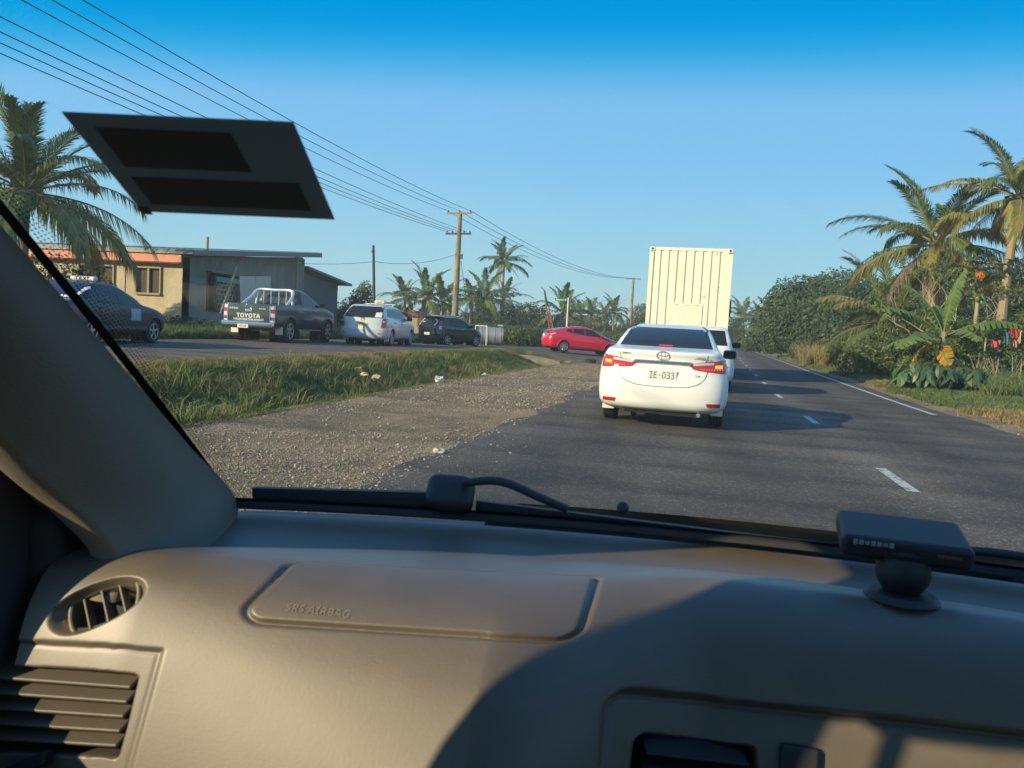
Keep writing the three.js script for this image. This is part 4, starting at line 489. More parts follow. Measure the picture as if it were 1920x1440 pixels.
// red hatchback pulling out of the junction
{
  const px = paint('red paint', L(0.62, 0.012, 0.045), 0.26);
  const rows = [[0.2, -1.95, 2.0, 0.70], [0.26, -2.1, 2.12, 0.79], [0.36, -2.17, 2.17, 0.83], [0.52, -2.19, 2.19, 0.845], [0.66, -2.12, 2.19, 0.846], [0.78, -1.85, 2.17, 0.838], [0.88, -1.5, 2.14, 0.82], [0.96, -1.22, 2.10, 0.80], [1.04, -1.02, 2.04, 0.775], [1.12, -0.84, 1.86, 0.745], [1.2, -0.66, 1.62, 0.71], [1.3, -0.40, 1.22, 0.66], [1.38, -0.12, 0.78, 0.60], [1.415, 0.1, 0.5, 0.5], [1.425, 0.22, 0.38, 0.35]];
  const S = carShape(rows, { belt: 0.98, nr: 3.0, Lr: 0.4 });
  const pc = at(1092, 640, 42.4), g = car('red_hatchback_car', 'bright red wedge shaped hatchback turning out of the side road', S, V(pc.x, 0.085, pc.z), -1.12, { paint: px, wheels: [[-1.28], [1.27]], wr: 0.305, arch: 0.355, track: 0.735, spokes: 9, steer: -0.2, pitch: -0.035, sideGlass: [['', [[-0.80, 0.93], [0.15, 0.98], [0.15, 1.30], [-0.30, 1.27]]], ['', [[0.19, 0.98], [0.82, 1.03], [0.80, 1.27], [0.19, 1.30]]], ['', [[0.86, 1.04], [1.22, 1.10], [1.12, 1.20], [0.85, 1.26]]]], doors: [[[[-0.9, 0.3], [0.17, 0.3], [0.17, 0.97], [-0.88, 0.92]], 0.86, 0.02], [[[0.18, 0.3], [0.9, 0.32], [1.1, 1.03], [0.18, 0.98]], 0.92, 0.9]], mirror: [0.95, -0.66], rearGlass: [[-0.66, 1.13], [0.66, 1.13], [0.60, 1.34], [-0.60, 1.34]], frontGlass: [[-0.68, 1.0], [0.68, 1.0], [0.56, 1.36], [-0.56, 1.36]] });
  part('rear_vertical_window', onRear(S, [[-0.60, 0.94], [0.60, 0.94], [0.58, 1.07], [-0.58, 1.07]], 0.006), M.glass, g);
  for (const sx of [-1, 1]) { const l = part('tail_lamp', onRear(S, [[sx * 0.815, 0.90], [sx * 0.66, 0.92], [sx * 0.64, 1.06], [sx * 0.765, 1.06]], 0.014, 6, 6), M.redlamp, g); part('clear_lens', onSide(S, [[1.78, 0.93], [2.02, 0.88], [2.0, 0.93], [1.75, 0.985]], sx, 0.012, 6, 3), M.clearlamp, l); part('headlamp', onSide(S, [[-2.0, 0.66], [-1.55, 0.74], [-1.5, 0.84], [-1.85, 0.73]], sx, 0.012, 8, 4), M.glass, g); }
  plate(g, S, 0.82, M.plateW, 0.36, 0.12); part('rear_spoiler', rb(1.2, 0.03, 0.1, 0.012, 0, 1.105, 1.93), px, g);
  part('sill_skirt', [-1, 1].map(sx => rb(0.05, 0.07, 1.9, 0.02, sx * 0.80, 0.24, 0)), M.black, g);
}
// dark blue taxi
{
  const px = paint('navy paint', L(0.012, 0.02, 0.034), 0.4, { clearcoat: 0.3 });
  const rows = [[0.22, -1.95, 2.02, 0.70], [0.28, -2.05, 2.14, 0.78], [0.4, -2.1, 2.2, 0.82], [0.55, -2.13, 2.21, 0.832], [0.7, -2.05, 2.2, 0.832], [0.8, -1.85, 2.19, 0.825], [0.88, -1.5, 2.18, 0.81], [0.93, -1.15, 2.16, 0.795], [0.97, -0.98, 1.9, 0.78], [1.0, -0.92, 1.55, 0.765], [1.1, -0.70, 1.42, 0.72], [1.25, -0.35, 1.18, 0.655], [1.34, -0.1, 1.0, 0.61], [1.38, 0.06, 0.82, 0.54], [1.395, 0.2, 0.6, 0.4]];
  const S = carShape(rows, { belt: 0.93, Lr: 0.4 });
  const g = car('taxi', 'dark blue saloon taxi with white roof sign and flower stickers', S, V(-13.85, 0.335, -16.2), 0.13, { category: 'taxi', paint: px, wheels: [[-1.27], [1.25]], wr: 0.30, arch: 0.35, track: 0.72, spokes: 5, sideGlass: [['', [[-0.78, 0.93], [0.20, 0.94], [0.20, 1.29], [-0.18, 1.28]]], ['', [[0.25, 0.94], [0.98, 0.96], [0.92, 1.27], [0.25, 1.30]]]], doors: [[[[-0.9, 0.3], [0.22, 0.3], [0.22, 0.92], [-0.88, 0.9]], 0.8, 0.08], [[[0.23, 0.3], [0.85, 0.36], [1.08, 0.95], [0.23, 0.92]], 0.82, 0.92]], mirror: [0.93, -1.35], mirrorMat: M.chrome, rearGlass: [[-0.68, 0.995], [0.68, 0.995], [0.58, 1.33], [-0.58, 1.33]], frontGlass: [[-0.68, 1.0], [0.68, 1.0], [0.56, 1.34], [-0.56, 1.34]] });
  for (const sx of [-1, 1]) { part('tail_lamp', onRear(S, [[sx * 0.81, 0.66], [sx * 0.45, 0.66], [sx * 0.45, 0.84], [sx * 0.81, 0.86]], 0.012, 8, 5), M.redlamp, g); part('side_lettering_strip', onSide(S, [[-0.9, 0.34], [0.85, 0.34], [0.85, 0.43], [-0.9, 0.43]], sx, 0.010, 14, 2), mat('grey strip', L(0.10, 0.11, 0.115), 0.5), g); part('door_notice', onSide(S, [[-0.62, 0.56], [-0.20, 0.56], [-0.20, 0.84], [-0.62, 0.84]], sx, 0.012, 6, 5), mat('pale blue notice', L(0.30, 0.40, 0.46), 0.5), g); part('headlamp', onSide(S, [[-2.02, 0.58], [-1.80, 0.60], [-1.78, 0.75], [-1.98, 0.73]], sx, 0.012, 4, 4), M.clearlamp, g); }
  const sg = part('roof_sign', rb(0.62, 0.12, 0.15, 0.055, 0, 1.465, 0.35), mat('white taxi sign', L(0.78, 0.72, 0.72), 0.4), g); part('sign_lettering', mv(text('TAXI', 0.085, 0.004).scale(1.3, 1, 1), 0, 1.47, 0.425), M.ink, sg);
  part('aerial', [bar(V(0.45, 1.36, 0.0), V(0.5, 1.75, 0.25), 0.006, 0.003)], M.black, g);
  const fl = []; for (const [x, y, s] of [[0.60, 1.22, 0.10], [0.58, 1.12, 0.08], [0.5, 1.08, 0.07], [0.42, 1.05, 0.065], [0.34, 1.03, 0.06], [0.55, 1.03, 0.06], [0.25, 1.04, 0.055], [0.16, 1.02, 0.05]]) fl.push(wrapRear(S, flower(x, y, s * 0.8), 0.012)); part('flower_sticker', fl, M.petal, g);
  part('wing_flower', [mv(flower(0, 0, 0.07), -0.9, 1.0, -1.34)], M.petal, g);
}
// lorry carrying a shipping container
{
  const g = thing('container_lorry', 'lorry chassis and cab carrying the cream shipping container', 'lorry', V(-0.245, 0.004, -24.6), -0.02);
  part('chassis', [bx(0.9, 0.28, 9.2, 0, 0.92, -4.6), bx(2.3, 0.12, 6.4, 0, 1.14, -3.1), bx(2.3, 0.14, 0.10, 0, 0.72, -0.12)], M.black, g);
  for (const [z] of [[-1.3], [-2.6], [-7.9]]) for (const sx of [-1, 1]) addWheel(g, sx * 0.98, 0.5, z, 0.5, 0.32, 8, 2);
  part('cab', [rb(2.3, 2.0, 1.9, 0.14, 0, 2.0, -7.9)], paint('white cab', L(0.7, 0.7, 0.66)), g);
  part('cab_window', [bx(2.32, 0.6, 0.9, 0, 2.4, -7.9)], M.glass, g);
  for (const sx of [-1, 1]) { part('cab_mirror', [rb(0.16, 0.62, 0.10, 0.04, sx * 1.34, 2.42, -7.0), bar(V(sx * 1.12, 2.75, -7.1), V(sx * 1.34, 2.7, -7.0), 0.02), bar(V(sx * 1.12, 2.1, -7.1), V(sx * 1.34, 2.15, -7.0), 0.02)], M.black, g); part('tail_lamp', bx(0.36, 0.12, 0.05, sx * 0.85, 0.72, -0.05), M.redlamp, g); part('mudguard', [rb(0.36, 0.04, 2.6, 0.015, sx * 0.98, 1.06, -1.95)], M.black, g); part('mud_flap', [bx(0.36, 0.4, 0.02, sx * 0.98, 0.62, -0.6)], M.black, g); }
  const rustT = tex(512, 512, (u, v) => { const n = fbm(u * 7, v * 7, 5, 7), st = fbm(u * 30, v * 3, 3, 30), sp = fbm(u * 60, v * 60, 2, 60); const r = (n > 0.70 && sp > 0.62) ? 0.35 : 0, d = 0.06 * (st - 0.5) + 0.05 * (n - 0.5); return [0.97 + d - 0.35 * r, 0.945 + d - 0.55 * r, 0.845 + d - 0.65 * r]; });
  const cm = mat('cream container paint', L(0.86, 0.86, 0.85), 0.55, { map: rustT });
  const k = thing('shipping_container', 'tall cream corrugated shipping container on the lorry ahead', 'container', V(-0.245, 1.215, -24.6), -0.02);
  const Wd = 2.438, Hh = 2.70, Ln = 6.06;
  // corrugated end and side walls as folded sheet
  const fold = (t, n, dep) => { const q = (t * n) % 1; return q < 0.06 ? 0 : q < 0.30 ? 0 : q < 0.36 ? dep * (q - 0.30) / 0.06 : q < 0.92 ? dep : q < 0.98 ? dep * (1 - (q - 0.92) / 0.06) : 0; };
  const end = (z, s) => { const nx = 360; return surf((u, v) => { const x = (u - 0.5) * (Wd - 0.2), y = lerp(0.16, Hh - 0.10, v); return [x, y, z - s * (0.034 - 0.032 * fold(u, 9, 1)), u, v]; }, nx, 2, s < 0); };
  part('end_wall', end(0, 1), cm, k); part('end_wall', end(-Ln, -1), cm, k);
  for (const sx of [-1, 1]) part('side_wall', surf((u, v) => [sx * (Wd / 2 - 0.045 + 0.04 * fold(u, 22, 1)), lerp(0.16, Hh - 0.1, v), -u * (Ln - 0.1) - 0.05, u * 3, v], 440, 2, sx < 0), cm, k);
  const pst = []; for (const sx of [-1, 1]) for (const z of [-0.06, -Ln + 0.06]) { part('corner_post', bx(0.12, Hh - 0.3, 0.14, sx * (Wd / 2 - 0.06), Hh / 2, z), cm, k); for (const y of [0.06, Hh - 0.06]) { const cc = part('corner_casting', rb(0.165, 0.12, 0.178, 0.012, sx * (Wd / 2 - 0.08), y, z - 0.02 * Math.sign(z + 3)), cm, k); const e = mv(new THREE.CylinderGeometry(0.034, 0.034, 0.01, 16), sx * (Wd / 2 - 0.08), y, z < -3 ? z - 0.12 : z + 0.072, Math.PI / 2); part('twistlock_hole', e.scale(1, 1, 1), M.ink, cc); } }
  part('top_rail', [bx(Wd - 0.34, 0.09, 0.12, 0, Hh - 0.05, -0.06), bx(Wd - 0.34, 0.09, 0.12, 0, Hh - 0.05, -Ln + 0.06), bx(0.08, 0.09, Ln - 0.36, Wd / 2 - 0.05, Hh - 0.05, -Ln / 2), bx(0.08, 0.09, Ln - 0.36, -Wd / 2 + 0.05, Hh - 0.05, -Ln / 2)], cm, k);
  part('bottom_rail', [bx(Wd - 0.34, 0.15, 0.12, 0, 0.08, -0.06), bx(Wd - 0.34, 0.15, 0.12, 0, 0.08, -Ln + 0.06), bx(0.08, 0.15, Ln - 0.36, Wd / 2 - 0.05, 0.08, -Ln / 2), bx(0.08, 0.15, Ln - 0.36, -Wd / 2 + 0.05, 0.08, -Ln / 2)], cm, k);
  part('roof_sheet', bx(Wd - 0.12, 0.02, Ln - 0.12, 0, Hh - 0.04, -Ln / 2), cm, k);
  part('cover_plate', [rb(0.86, 0.72, 0.012, 0.004, 0.02, 0.68, 0.012)], cm, k);
  for (const x of [-0.25, 0.34]) part('plate_catch', [rb(0.32, 0.06, 0.05, 0.015, x, 0.33, 0.03)], mat('rusty catch', L(0.34, 0.25, 0.15), 0.85), k);
  part('rust_mark', [[-0.32, 0.985, 0.1], [0.0, 0.985, 0.12], [0.28, 0.985, 0.14], [0.62, 0.24, 0.3]].map(([x, y, w]) => bx(w, 0.012, 0.003, x, y, 0.02)), mat('rust', L(0.24, 0.15, 0.07), 0.95), k);
}

// ---------- houses, poles, wires, signs ----------
function wallGeo(w, h, t, holes) { const s = new THREE.Shape(); s.moveTo(0, 0); s.lineTo(w, 0); s.lineTo(w, typeof h === 'number' ? h : h[1]); s.lineTo(0, typeof h === 'number' ? h : h[0]); for (const [x0, y0, x1, y1] of holes) { const p = new THREE.Path(); p.moveTo(x0, y0); p.lineTo(x1, y0); p.lineTo(x1, y1); p.lineTo(x0, y1); s.holes.push(p); } return new THREE.ExtrudeGeometry(s, { depth: t, bevelEnabled: false }); }
const plasterT = tex(512, 512, (u, v) => { const a = fbm(u * 6, v * 6, 5, 6), b = fbm(u * 40, v * 40, 2, 40), s = fbm(u * 22, v * 2.5, 3, 22); const k = 0.9 + 0.16 * (a - 0.5) + 0.08 * (b - 0.5) + 0.10 * (s - 0.5); return [k, k * 0.985, k * 0.95]; });
M.plaster = mat('cream rendered wall', L(0.60, 0.53, 0.39), 0.92, { map: rep(plasterT, 0.3, 0.3) });
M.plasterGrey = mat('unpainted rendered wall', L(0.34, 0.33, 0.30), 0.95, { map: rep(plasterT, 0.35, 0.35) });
M.fascia = mat('salmon fascia paint', L(0.68, 0.27, 0.18), 0.7); M.roofIron = mat('grey roof iron', L(0.20, 0.21, 0.21), 0.55, { metalness: 0.3 }); M.darkWood = mat('dark stained wood', L(0.055, 0.035, 0.022), 0.7);
const HX = -23.3, HZ = -33.2, HS = 1.5, HV = 1.32; // near right corner of the house, on the yard
{
  const hb = 0.3, g = thing('house', 'long single storey cream house with a sloping grey iron roof', 'house', V(HX, hb, HZ)); g.scale.set(HS, HV, HS);
  // front wall (faces the sun) runs to the left of the corner, side wall runs away from it
  const fr = (w, y0, y1) => [w, y0, y1];
  const winF = [[3.55 - 3.15, 0.95, 3.55 - 2.25, 2.05]];
  const ax = (px, py) => { const p = onZ(px, py, HZ); return [(HX - p.x) / HS, (p.y - hb) / HV]; };
  const w1 = [ax(300, 550), ax(258, 502)], w2 = [ax(213, 521), ax(150, 498)];
  const H1 = [Math.min(w1[0][0], w1[1][0]), Math.min(w1[0][1], w1[1][1]), Math.max(w1[0][0], w1[1][0]), Math.max(w1[0][1], w1[1][1])], H2 = [w2[0][0], H1[1], w2[1][0], H1[3]];
  const fw = wallGeo(11, 2.55, 0.15, [H1, H2]); fw.rotateY(Math.PI); fw.translate(0, 0, 0); // x runs to -x, thickness to -z
  part('front_wall', fw, M.plaster, g);
  for (const h of [H1, H2]) {
    const cxw = -(h[0] + h[2]) / 2, cyw = (h[1] + h[3]) / 2, w = h[2] - h[0], hh = h[3] - h[1];
    const win = part('window', [bx(w + 0.1, 0.06, 0.2, cxw, h[3] + 0.03, -0.04), bx(w + 0.1, 0.07, 0.24, cxw, h[1] - 0.035, -0.03), bx(0.05, hh, 0.2, cxw - w / 2 - 0.025, cyw, -0.04), bx(0.05, hh, 0.2, cxw + w / 2 + 0.025, cyw, -0.04), bx(0.07, hh, 0.12, cxw, cyw, -0.02)], M.timber, g);
    for (const sx of [-1, 1]) part('shutter_leaf', [bx(w / 2 - 0.05, hh - 0.02, 0.03, cxw + sx * w / 4, cyw, -0.06), ...Array.from({ length: 8 }, (_, i) => bx(w / 2 - 0.12, 0.012, 0.02, cxw + sx * w / 4, h[1] + (i + 0.6) * hh / 8.4, -0.04))], M.darkWood, win);
  }
  // side wall in two pieces with an open bay between
  const yRoof = z => 2.62 + (-z) * 0.104; // underside of the roof above the floor, rising away from the front
  const SW = 7.5, oz = p => (HZ - p.z) / HS;
  const d0 = oz(onX(388, 515, HX)), d1 = oz(onX(452, 515, HX)), o0 = oz(onX(455, 515, HX)), o1 = oz(onX(560, 515, HX));
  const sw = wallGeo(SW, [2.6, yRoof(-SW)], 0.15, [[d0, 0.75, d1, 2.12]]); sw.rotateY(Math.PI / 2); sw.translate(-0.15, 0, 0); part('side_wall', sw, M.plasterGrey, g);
  const dw = part('side_window', [bx(0.18, 0.07, d1 - d0 + 0.1, -0.07, 2.155, -(d0 + d1) / 2), bx(0.18, 0.07, d1 - d0 + 0.1, -0.07, 0.72, -(d0 + d1) / 2), bx(0.2, 1.4, 0.08, -0.07, 1.43, -d0 - 0.04), bx(0.2, 1.4, 0.06, -0.07, 1.43, -d0 - 0.42)], M.darkWood, g);
  part('window_lintel', bx(0.06, 0.09, d1 - d0 - 0.2, 0.03, 2.2, -(d0 + d1) / 2 - 0.1), M.timber, dw);
  part('green_board', bx(0.03, 0.2, d1 - d0 - 0.6, -0.02, 1.93, -(d0 + d1) / 2 - 0.25), mat('green paint', L(0.10, 0.36, 0.24), 0.6), dw);
  { const l = [], zc = -(d0 + d1) / 2 - 0.22; for (let i = 0; i < 6; i++) for (let j = 0; j < 5; j++) l.push(mv(new THREE.TorusGeometry(0.115, 0.014, 4, 6).rotateY(Math.PI / 2), -0.03, 0.92 + i * 0.18, zc - 0.42 + j * 0.21 + (i % 2) * 0.105)); part('honeycomb_grille', l, mat('pale grille', L(0.45, 0.42, 0.34), 0.7), dw); }
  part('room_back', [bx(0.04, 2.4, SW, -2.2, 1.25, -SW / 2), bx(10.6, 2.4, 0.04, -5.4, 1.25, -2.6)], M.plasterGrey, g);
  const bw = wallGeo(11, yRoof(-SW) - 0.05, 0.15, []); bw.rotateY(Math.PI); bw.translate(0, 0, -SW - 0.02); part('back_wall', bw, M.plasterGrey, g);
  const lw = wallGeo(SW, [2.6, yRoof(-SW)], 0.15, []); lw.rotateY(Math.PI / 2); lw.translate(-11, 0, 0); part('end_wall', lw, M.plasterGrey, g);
  // roof slab, its dark edge boards and the salmon board above the front wall
  const roof = part('roof', surf((u, v) => { const z = lerp(0.30, -SW - 0.8, v), x = lerp(0.42, -11.6, u); return [x, yRoof(z) + 0.24 + 0.012 * Math.sin(u * 300), z]; }, 300, 2, true), M.roofIron, g);
  const ra = V(0.42, yRoof(0.30) + 0.12, 0.30), rz = V(0.42, yRoof(-SW - 0.8) + 0.12, -SW - 0.8);
  part('barge_board', beam(ra, rz, 0.04, 0.2), M.roofIron, roof); part('eave_board', beam(V(0.42, ra.y + 0.02, 0.31), V(-11.6, ra.y + 0.02, 0.31), 0.04, 0.16), M.roofIron, roof);
  part('soffit', surf((u, v) => { const z = lerp(0.28, -SW - 0.75, v), x = lerp(0.38, -11.5, u); return [x, yRoof(z) + 0.03, z]; }, 1, 1), M.darkWood, roof);
  part('salmon_fascia', [bx(11.4, 0.26, 0.05, -5.69, 2.48, 0.285), bx(11.2, 0.04, 0.2, -5.7, 2.34, 0.17)], M.fascia, g);
  part('roof_post', bar(V(-3.0, 2.7, -5.5), V(-3.0, 3.95, -5.5), 0.06), M.timber, g);
  part('veranda_post', [beam(V(0.28, 0, -o1 + 0.7), V(0.28, yRoof(-o1), -o1 + 0.7), 0.1, 0.1)], M.timber, g);
}
solo('timber_plank', beam(onX(413, 590, -18.3), onX(444, 503, -18.9), 0.05, 0.15), M.timber, 'long bare timber plank leaning beside the corrugated iron sheets', 'plank');
{ const a = onX(449, 518, -18.6), b = onX(508, 518, -18.6); const im = mat('bare corrugated iron', L(0.52, 0.50, 0.43), 0.5, { metalness: 0.3 });
  for (const [i, u0, u1, lean] of [[0, 0, 0.48, 0.1], [1, 0.5, 1.0, 0.02]]) { const g = surf((u, v) => { const t = lerp(u0, u1, u), p = a.clone().lerp(b, t); return [p.x + 0.03 * Math.sin(u * 44) + (1 - v) * lean * 2, lerp(0.36, p.y, v), p.z]; }, 90, 2); solo('iron_sheet', g, Object.assign(im.clone(), { side: THREE.DoubleSide }), ['corrugated iron sheet standing in the yard next to the timber plank', 'corrugated iron sheet standing in the yard farther from the plank'][i], 'iron sheet', 'iron sheets standing in the yard'); } }
{ // weatherboard shed behind: its long wall runs away from us, roof falling to the back
  const SX = -24.4, n = onX(566, 560, SX), f = onX(632, 560, SX), hn = onX(566, 505, SX).y, hf = onX(632, 531, SX).y, base = 0.25, len = n.z - f.z;
  const g = thing('shed', 'dark weatherboard shed with a sloping roof beyond the house', 'shed', V(SX, base, n.z)), wb = mat('dark weatherboard', L(0.13, 0.145, 0.15), 0.8);
  const wall = slab([[0, 0], [len, 0], [len, hf - base - 0.1], [0, hn - base - 0.1]], 0.1); wall.rotateY(Math.PI / 2); wall.translate(-0.12, 0, 0); part('side_wall', wall, wb, g);
  for (let i = 0; i < 24; i++) { const y = 0.08 + i * 0.14, l = Math.min(len, len * (hn - base - y - 0.15) / Math.max(0.01, hn - hf)); if (l > 0.3) part('weatherboard', beam(V(0.012, y, 0), V(0.012, y, -l), 0.03, 0.15), wb, g); }
  part('front_wall', bx(4, hn - base - 0.15, 0.1, -2.1, (hn - base - 0.15) / 2, 0.06), wb, g); part('back_wall', bx(4, hf - base - 0.15, 0.1, -2.1, (hf - base - 0.15) / 2, -len - 0.06), wb, g);
  part('roof', beam(V(-1.8, hn - base + 0.12, 0.6), V(-1.8, hf - base - 0.05, -len - 0.9), 5.0, 0.14), M.roofIron, g); part('gutter_strut', bar(V(0.05, hf - base - 0.6, -len + 0.6), V(0.6, hf - base + 0.05, -len + 0.9), 0.03), M.timber, g);
}
const poleT = tex(128, 512, (u, v) => { const k = 0.8 + 0.35 * (fbm(u * 24, v * 3, 4, 24) - 0.5) + (fbm(u * 12, v * 30, 2, 12) > 0.7 ? -0.2 : 0); return [k, k * 0.97, k * 0.9]; });
M.pole = mat('grey hardwood pole', L(0.50, 0.40, 0.27), 0.9, { map: poleT });
M.armDark = mat('tarred cross arm', L(0.06, 0.06, 0.06), 0.85);
const poleA = V(-16.2, 0.15, -53.1), poleB = V(-9.0, 0.1, -116.4), poleZ = V(-15.2, 0.2, 22);
function utilityPole(p, h, label, r0, arms, turn) {
  const g = thing('utility_pole', label, 'utility pole', p, turn, 'utility poles along the side road');
  part('shaft', taper([V(0, -0.1, 0), V(0, h * 0.5, 0), V(0, h, 0)], r0, r0 * 0.62, 10, 10), M.pole, g);
  for (const [y, w, m, n] of arms) { const a = part('cross_arm', beam(V(-w / 2, y, 0.1), V(w / 2, y, 0.1), 0.1, 0.12), m, g); for (let i = 0; i < n; i++) { const x = n < 2 ? 0 : lerp(-w / 2 + 0.1, w / 2 - 0.1, i / (n - 1)); part('insulator', mv(new THREE.LatheGeometry([[0.0, 0], [0.03, 0], [0.055, 0.04], [0.035, 0.06], [0.055, 0.09], [0.03, 0.13], [0, 0.14]].map(q => new THREE.Vector2(...q)), 10), x, y + 0.06, 0.1), M.black, a); } }
  return g;
}
const AY = 8.75, AY2 = 7.35;
const pA = utilityPole(poleA, 8.85, 'thick weathered pole with two cross arms rising behind the black hatchback', 0.25, [[AY, 1.9, M.pole, 3], [AY2, 1.95, M.armDark, 5]], -0.18);
part('junction_bracket', [bx(0.3, 0.1, 0.2, 0.25, 5.9, 0.1), bx(0.1, 0.25, 0.1, 0.35, 5.75, 0.1)], M.black, pA);
const pB = utilityPole(poleB, 9.35, 'distant pole with one top cross arm left of the lorry', 0.26, [[9.2, 2.1, M.pole, 3], [4.6, 1.4, M.armDark, 2]], -0.05);
const wireM = mat('wire', L(0.05, 0.055, 0.06), 0.7);
function wire(a, b, sag, label, r = 0.014) { const pts = []; for (let i = 0; i <= 16; i++) { const t = i / 16; pts.push(a.clone().lerp(b, t).add(V(0, -4 * sag * t * (1 - t), 0))); } solo('overhead_wire', tube(pts, r, 40, 5), wireM, label, 'wire', 'overhead wires'); }
const LW1 = 'thin high wire running from overhead to the top cross arm', LW2 = 'thin low wire running from overhead to the dark cross arm', LW3 = 'thin wire between the two wooden poles';
for (const [k, px] of [[-0.85, 40], [0.0, 88], [0.85, 165]]) { // each wire keeps to the line it shows, then goes on to a pole behind the car
  const a = V(poleA.x + k, poleA.y + AY + 0.14, poleA.z + 0.1); const b = V(poleZ.x + k * 0.9 + 0.3, 10.7, 22); wire(a, b, 1.39, LW1);
  const c = V(poleB.x + k * 1.1, poleB.y + 9.36, poleB.z); wire(a, c, 1.3, LW3, 0.018);
}
for (const [k, y0] of [[-0.9, 7.1], [-0.45, 7.3], [0.0, 7.5], [0.6, 7.75]]) wire(V(poleA.x + k, poleA.y + AY2 + 0.14, poleA.z + 0.1), V(poleZ.x + k * 0.6, y0 + 1.5, 22), 1.1, LW2);
{ const z = thing('utility_pole', 'wooden pole behind the car that the overhead wires run to', 'utility pole', poleZ, 0, 'utility poles along the side road'); part('shaft', taper([V(0, -0.1, 0), V(0, 5, 0), V(0, 10.9, 0)], 0.24, 0.16, 8, 10), M.pole, z); part('cross_arm', [beam(V(-1.1, 10.4, 0), V(1.1, 10.4, 0), 0.1, 0.12)], M.pole, z); part('cross_arm', [beam(V(-1.1, 8.6, 0), V(1.1, 8.6, 0), 0.1, 0.12)], M.armDark, z); }
{ // slim dark service pole and the cable from it
  const top = at(703, 461, 46), b = at(704, 600, 46), g = thing('service_pole', 'slim dark pole standing behind the silver estate car', 'pole', V(b.x, 0.1, b.z)); part('shaft', taper([V(0, -0.1, 0), V((top.x - b.x) * .5, top.y / 2, 0), V(top.x - b.x, top.y - 0.1, 0)], 0.10, 0.075, 8, 8), M.armDark, g); part('cap', cy(0.1, 0.1, 0.12, 10, top.x - b.x, top.y - 0.45, 0), M.black, g);
  wire(V(top.x, top.y - 0.9, top.z), V(poleA.x, poleA.y + 6.0, poleA.z), 0.35, 'slack service cable from the slim dark pole to the thick pole'); wire(V(top.x, top.y - 0.9, top.z), V(-26, 4.6, -45), 0.2, 'service cable from the slim dark pole to the house roof');
  wire(V(poleA.x + 0.25, poleA.y + 5.5, poleA.z), V(poleA.x + 1.3, 0.2, poleA.z), 0.0, 'taut stay wire beside the thick pole', 0.02);
}
{ // street name sign
  const b = at(1061, 640, 46), top = at(1065, 558, 46), s0 = at(1043, 562, 46), g = thing('street_sign', 'green street name sign on a white post behind the red hatchback', 'street sign', V(b.x, 0.1, b.z));
  part('post', cy(0.045, 0.05, top.y - 0.1, 12, 0, (top.y - 0.1) / 2, 0), M.white, g); const bl = part('blade', rb(0.72, 0.17, 0.02, 0.006, -0.42, top.y - 0.24, 0), mat('street sign green', L(0.01, 0.22, 0.13), 0.4), g); part('sign_lettering', mv(text('Matavai St', 0.088, 0.003), -0.42, top.y - 0.24, 0.011), M.white, bl);
}
{ // leaning spar, red below and dark above, like a parked crane jib
  const a = at(1041, 606, 75), b = at(1020, 541, 75), g = thing('leaning_jib', 'slanting red and black lattice jib rising above the bushes', 'crane jib', V(a.x, 0.1, a.z)); const A = V(0, 0, 0), d = b.clone().sub(V(a.x, 0.1, a.z)); const P = t => d.clone().multiplyScalar(t), red = mat('faded red steel', L(0.30, 0.08, 0.075), 0.6);
  part('lower_section', [bar(V(-0.22, 0, 0), P(0.70).add(V(-0.12, 0, 0)), 0.07), bar(V(0.22, 0, 0), P(0.70).add(V(0.12, 0, 0)), 0.07), ...Array.from({ length: 14 }, (_, i) => bar(P(i / 20).add(V(i % 2 ? -0.2 : 0.2, 0, 0)), P((i + 1) / 20).add(V(i % 2 ? 0.2 : -0.2, 0, 0)), 0.03))], red, g); part('upper_section', [bar(P(0.68), P(0.97), 0.13, 0.07), bar(P(0.97), P(1.0).add(V(-0.25, 0.1, 0)), 0.03)], M.armDark, g);
}
{ // thin dark posts beyond the junction
  const D = [[1165, 585, 640, 95, 0.06], [1156, 596, 640, 90, 0.05], [1163, 592, 632, 130, 0.05]];
  for (const [px, y0, y1, d, r] of D) { const t = at(px, y0, d), b = at(px - 2, y1, d); solo('fence_post', bar(V(b.x, 0, b.z), t, r * 1.2, r), M.armDark, 'dark upright fence post in the scrub beyond the junction', 'post', 'posts in the scrub'); }
}
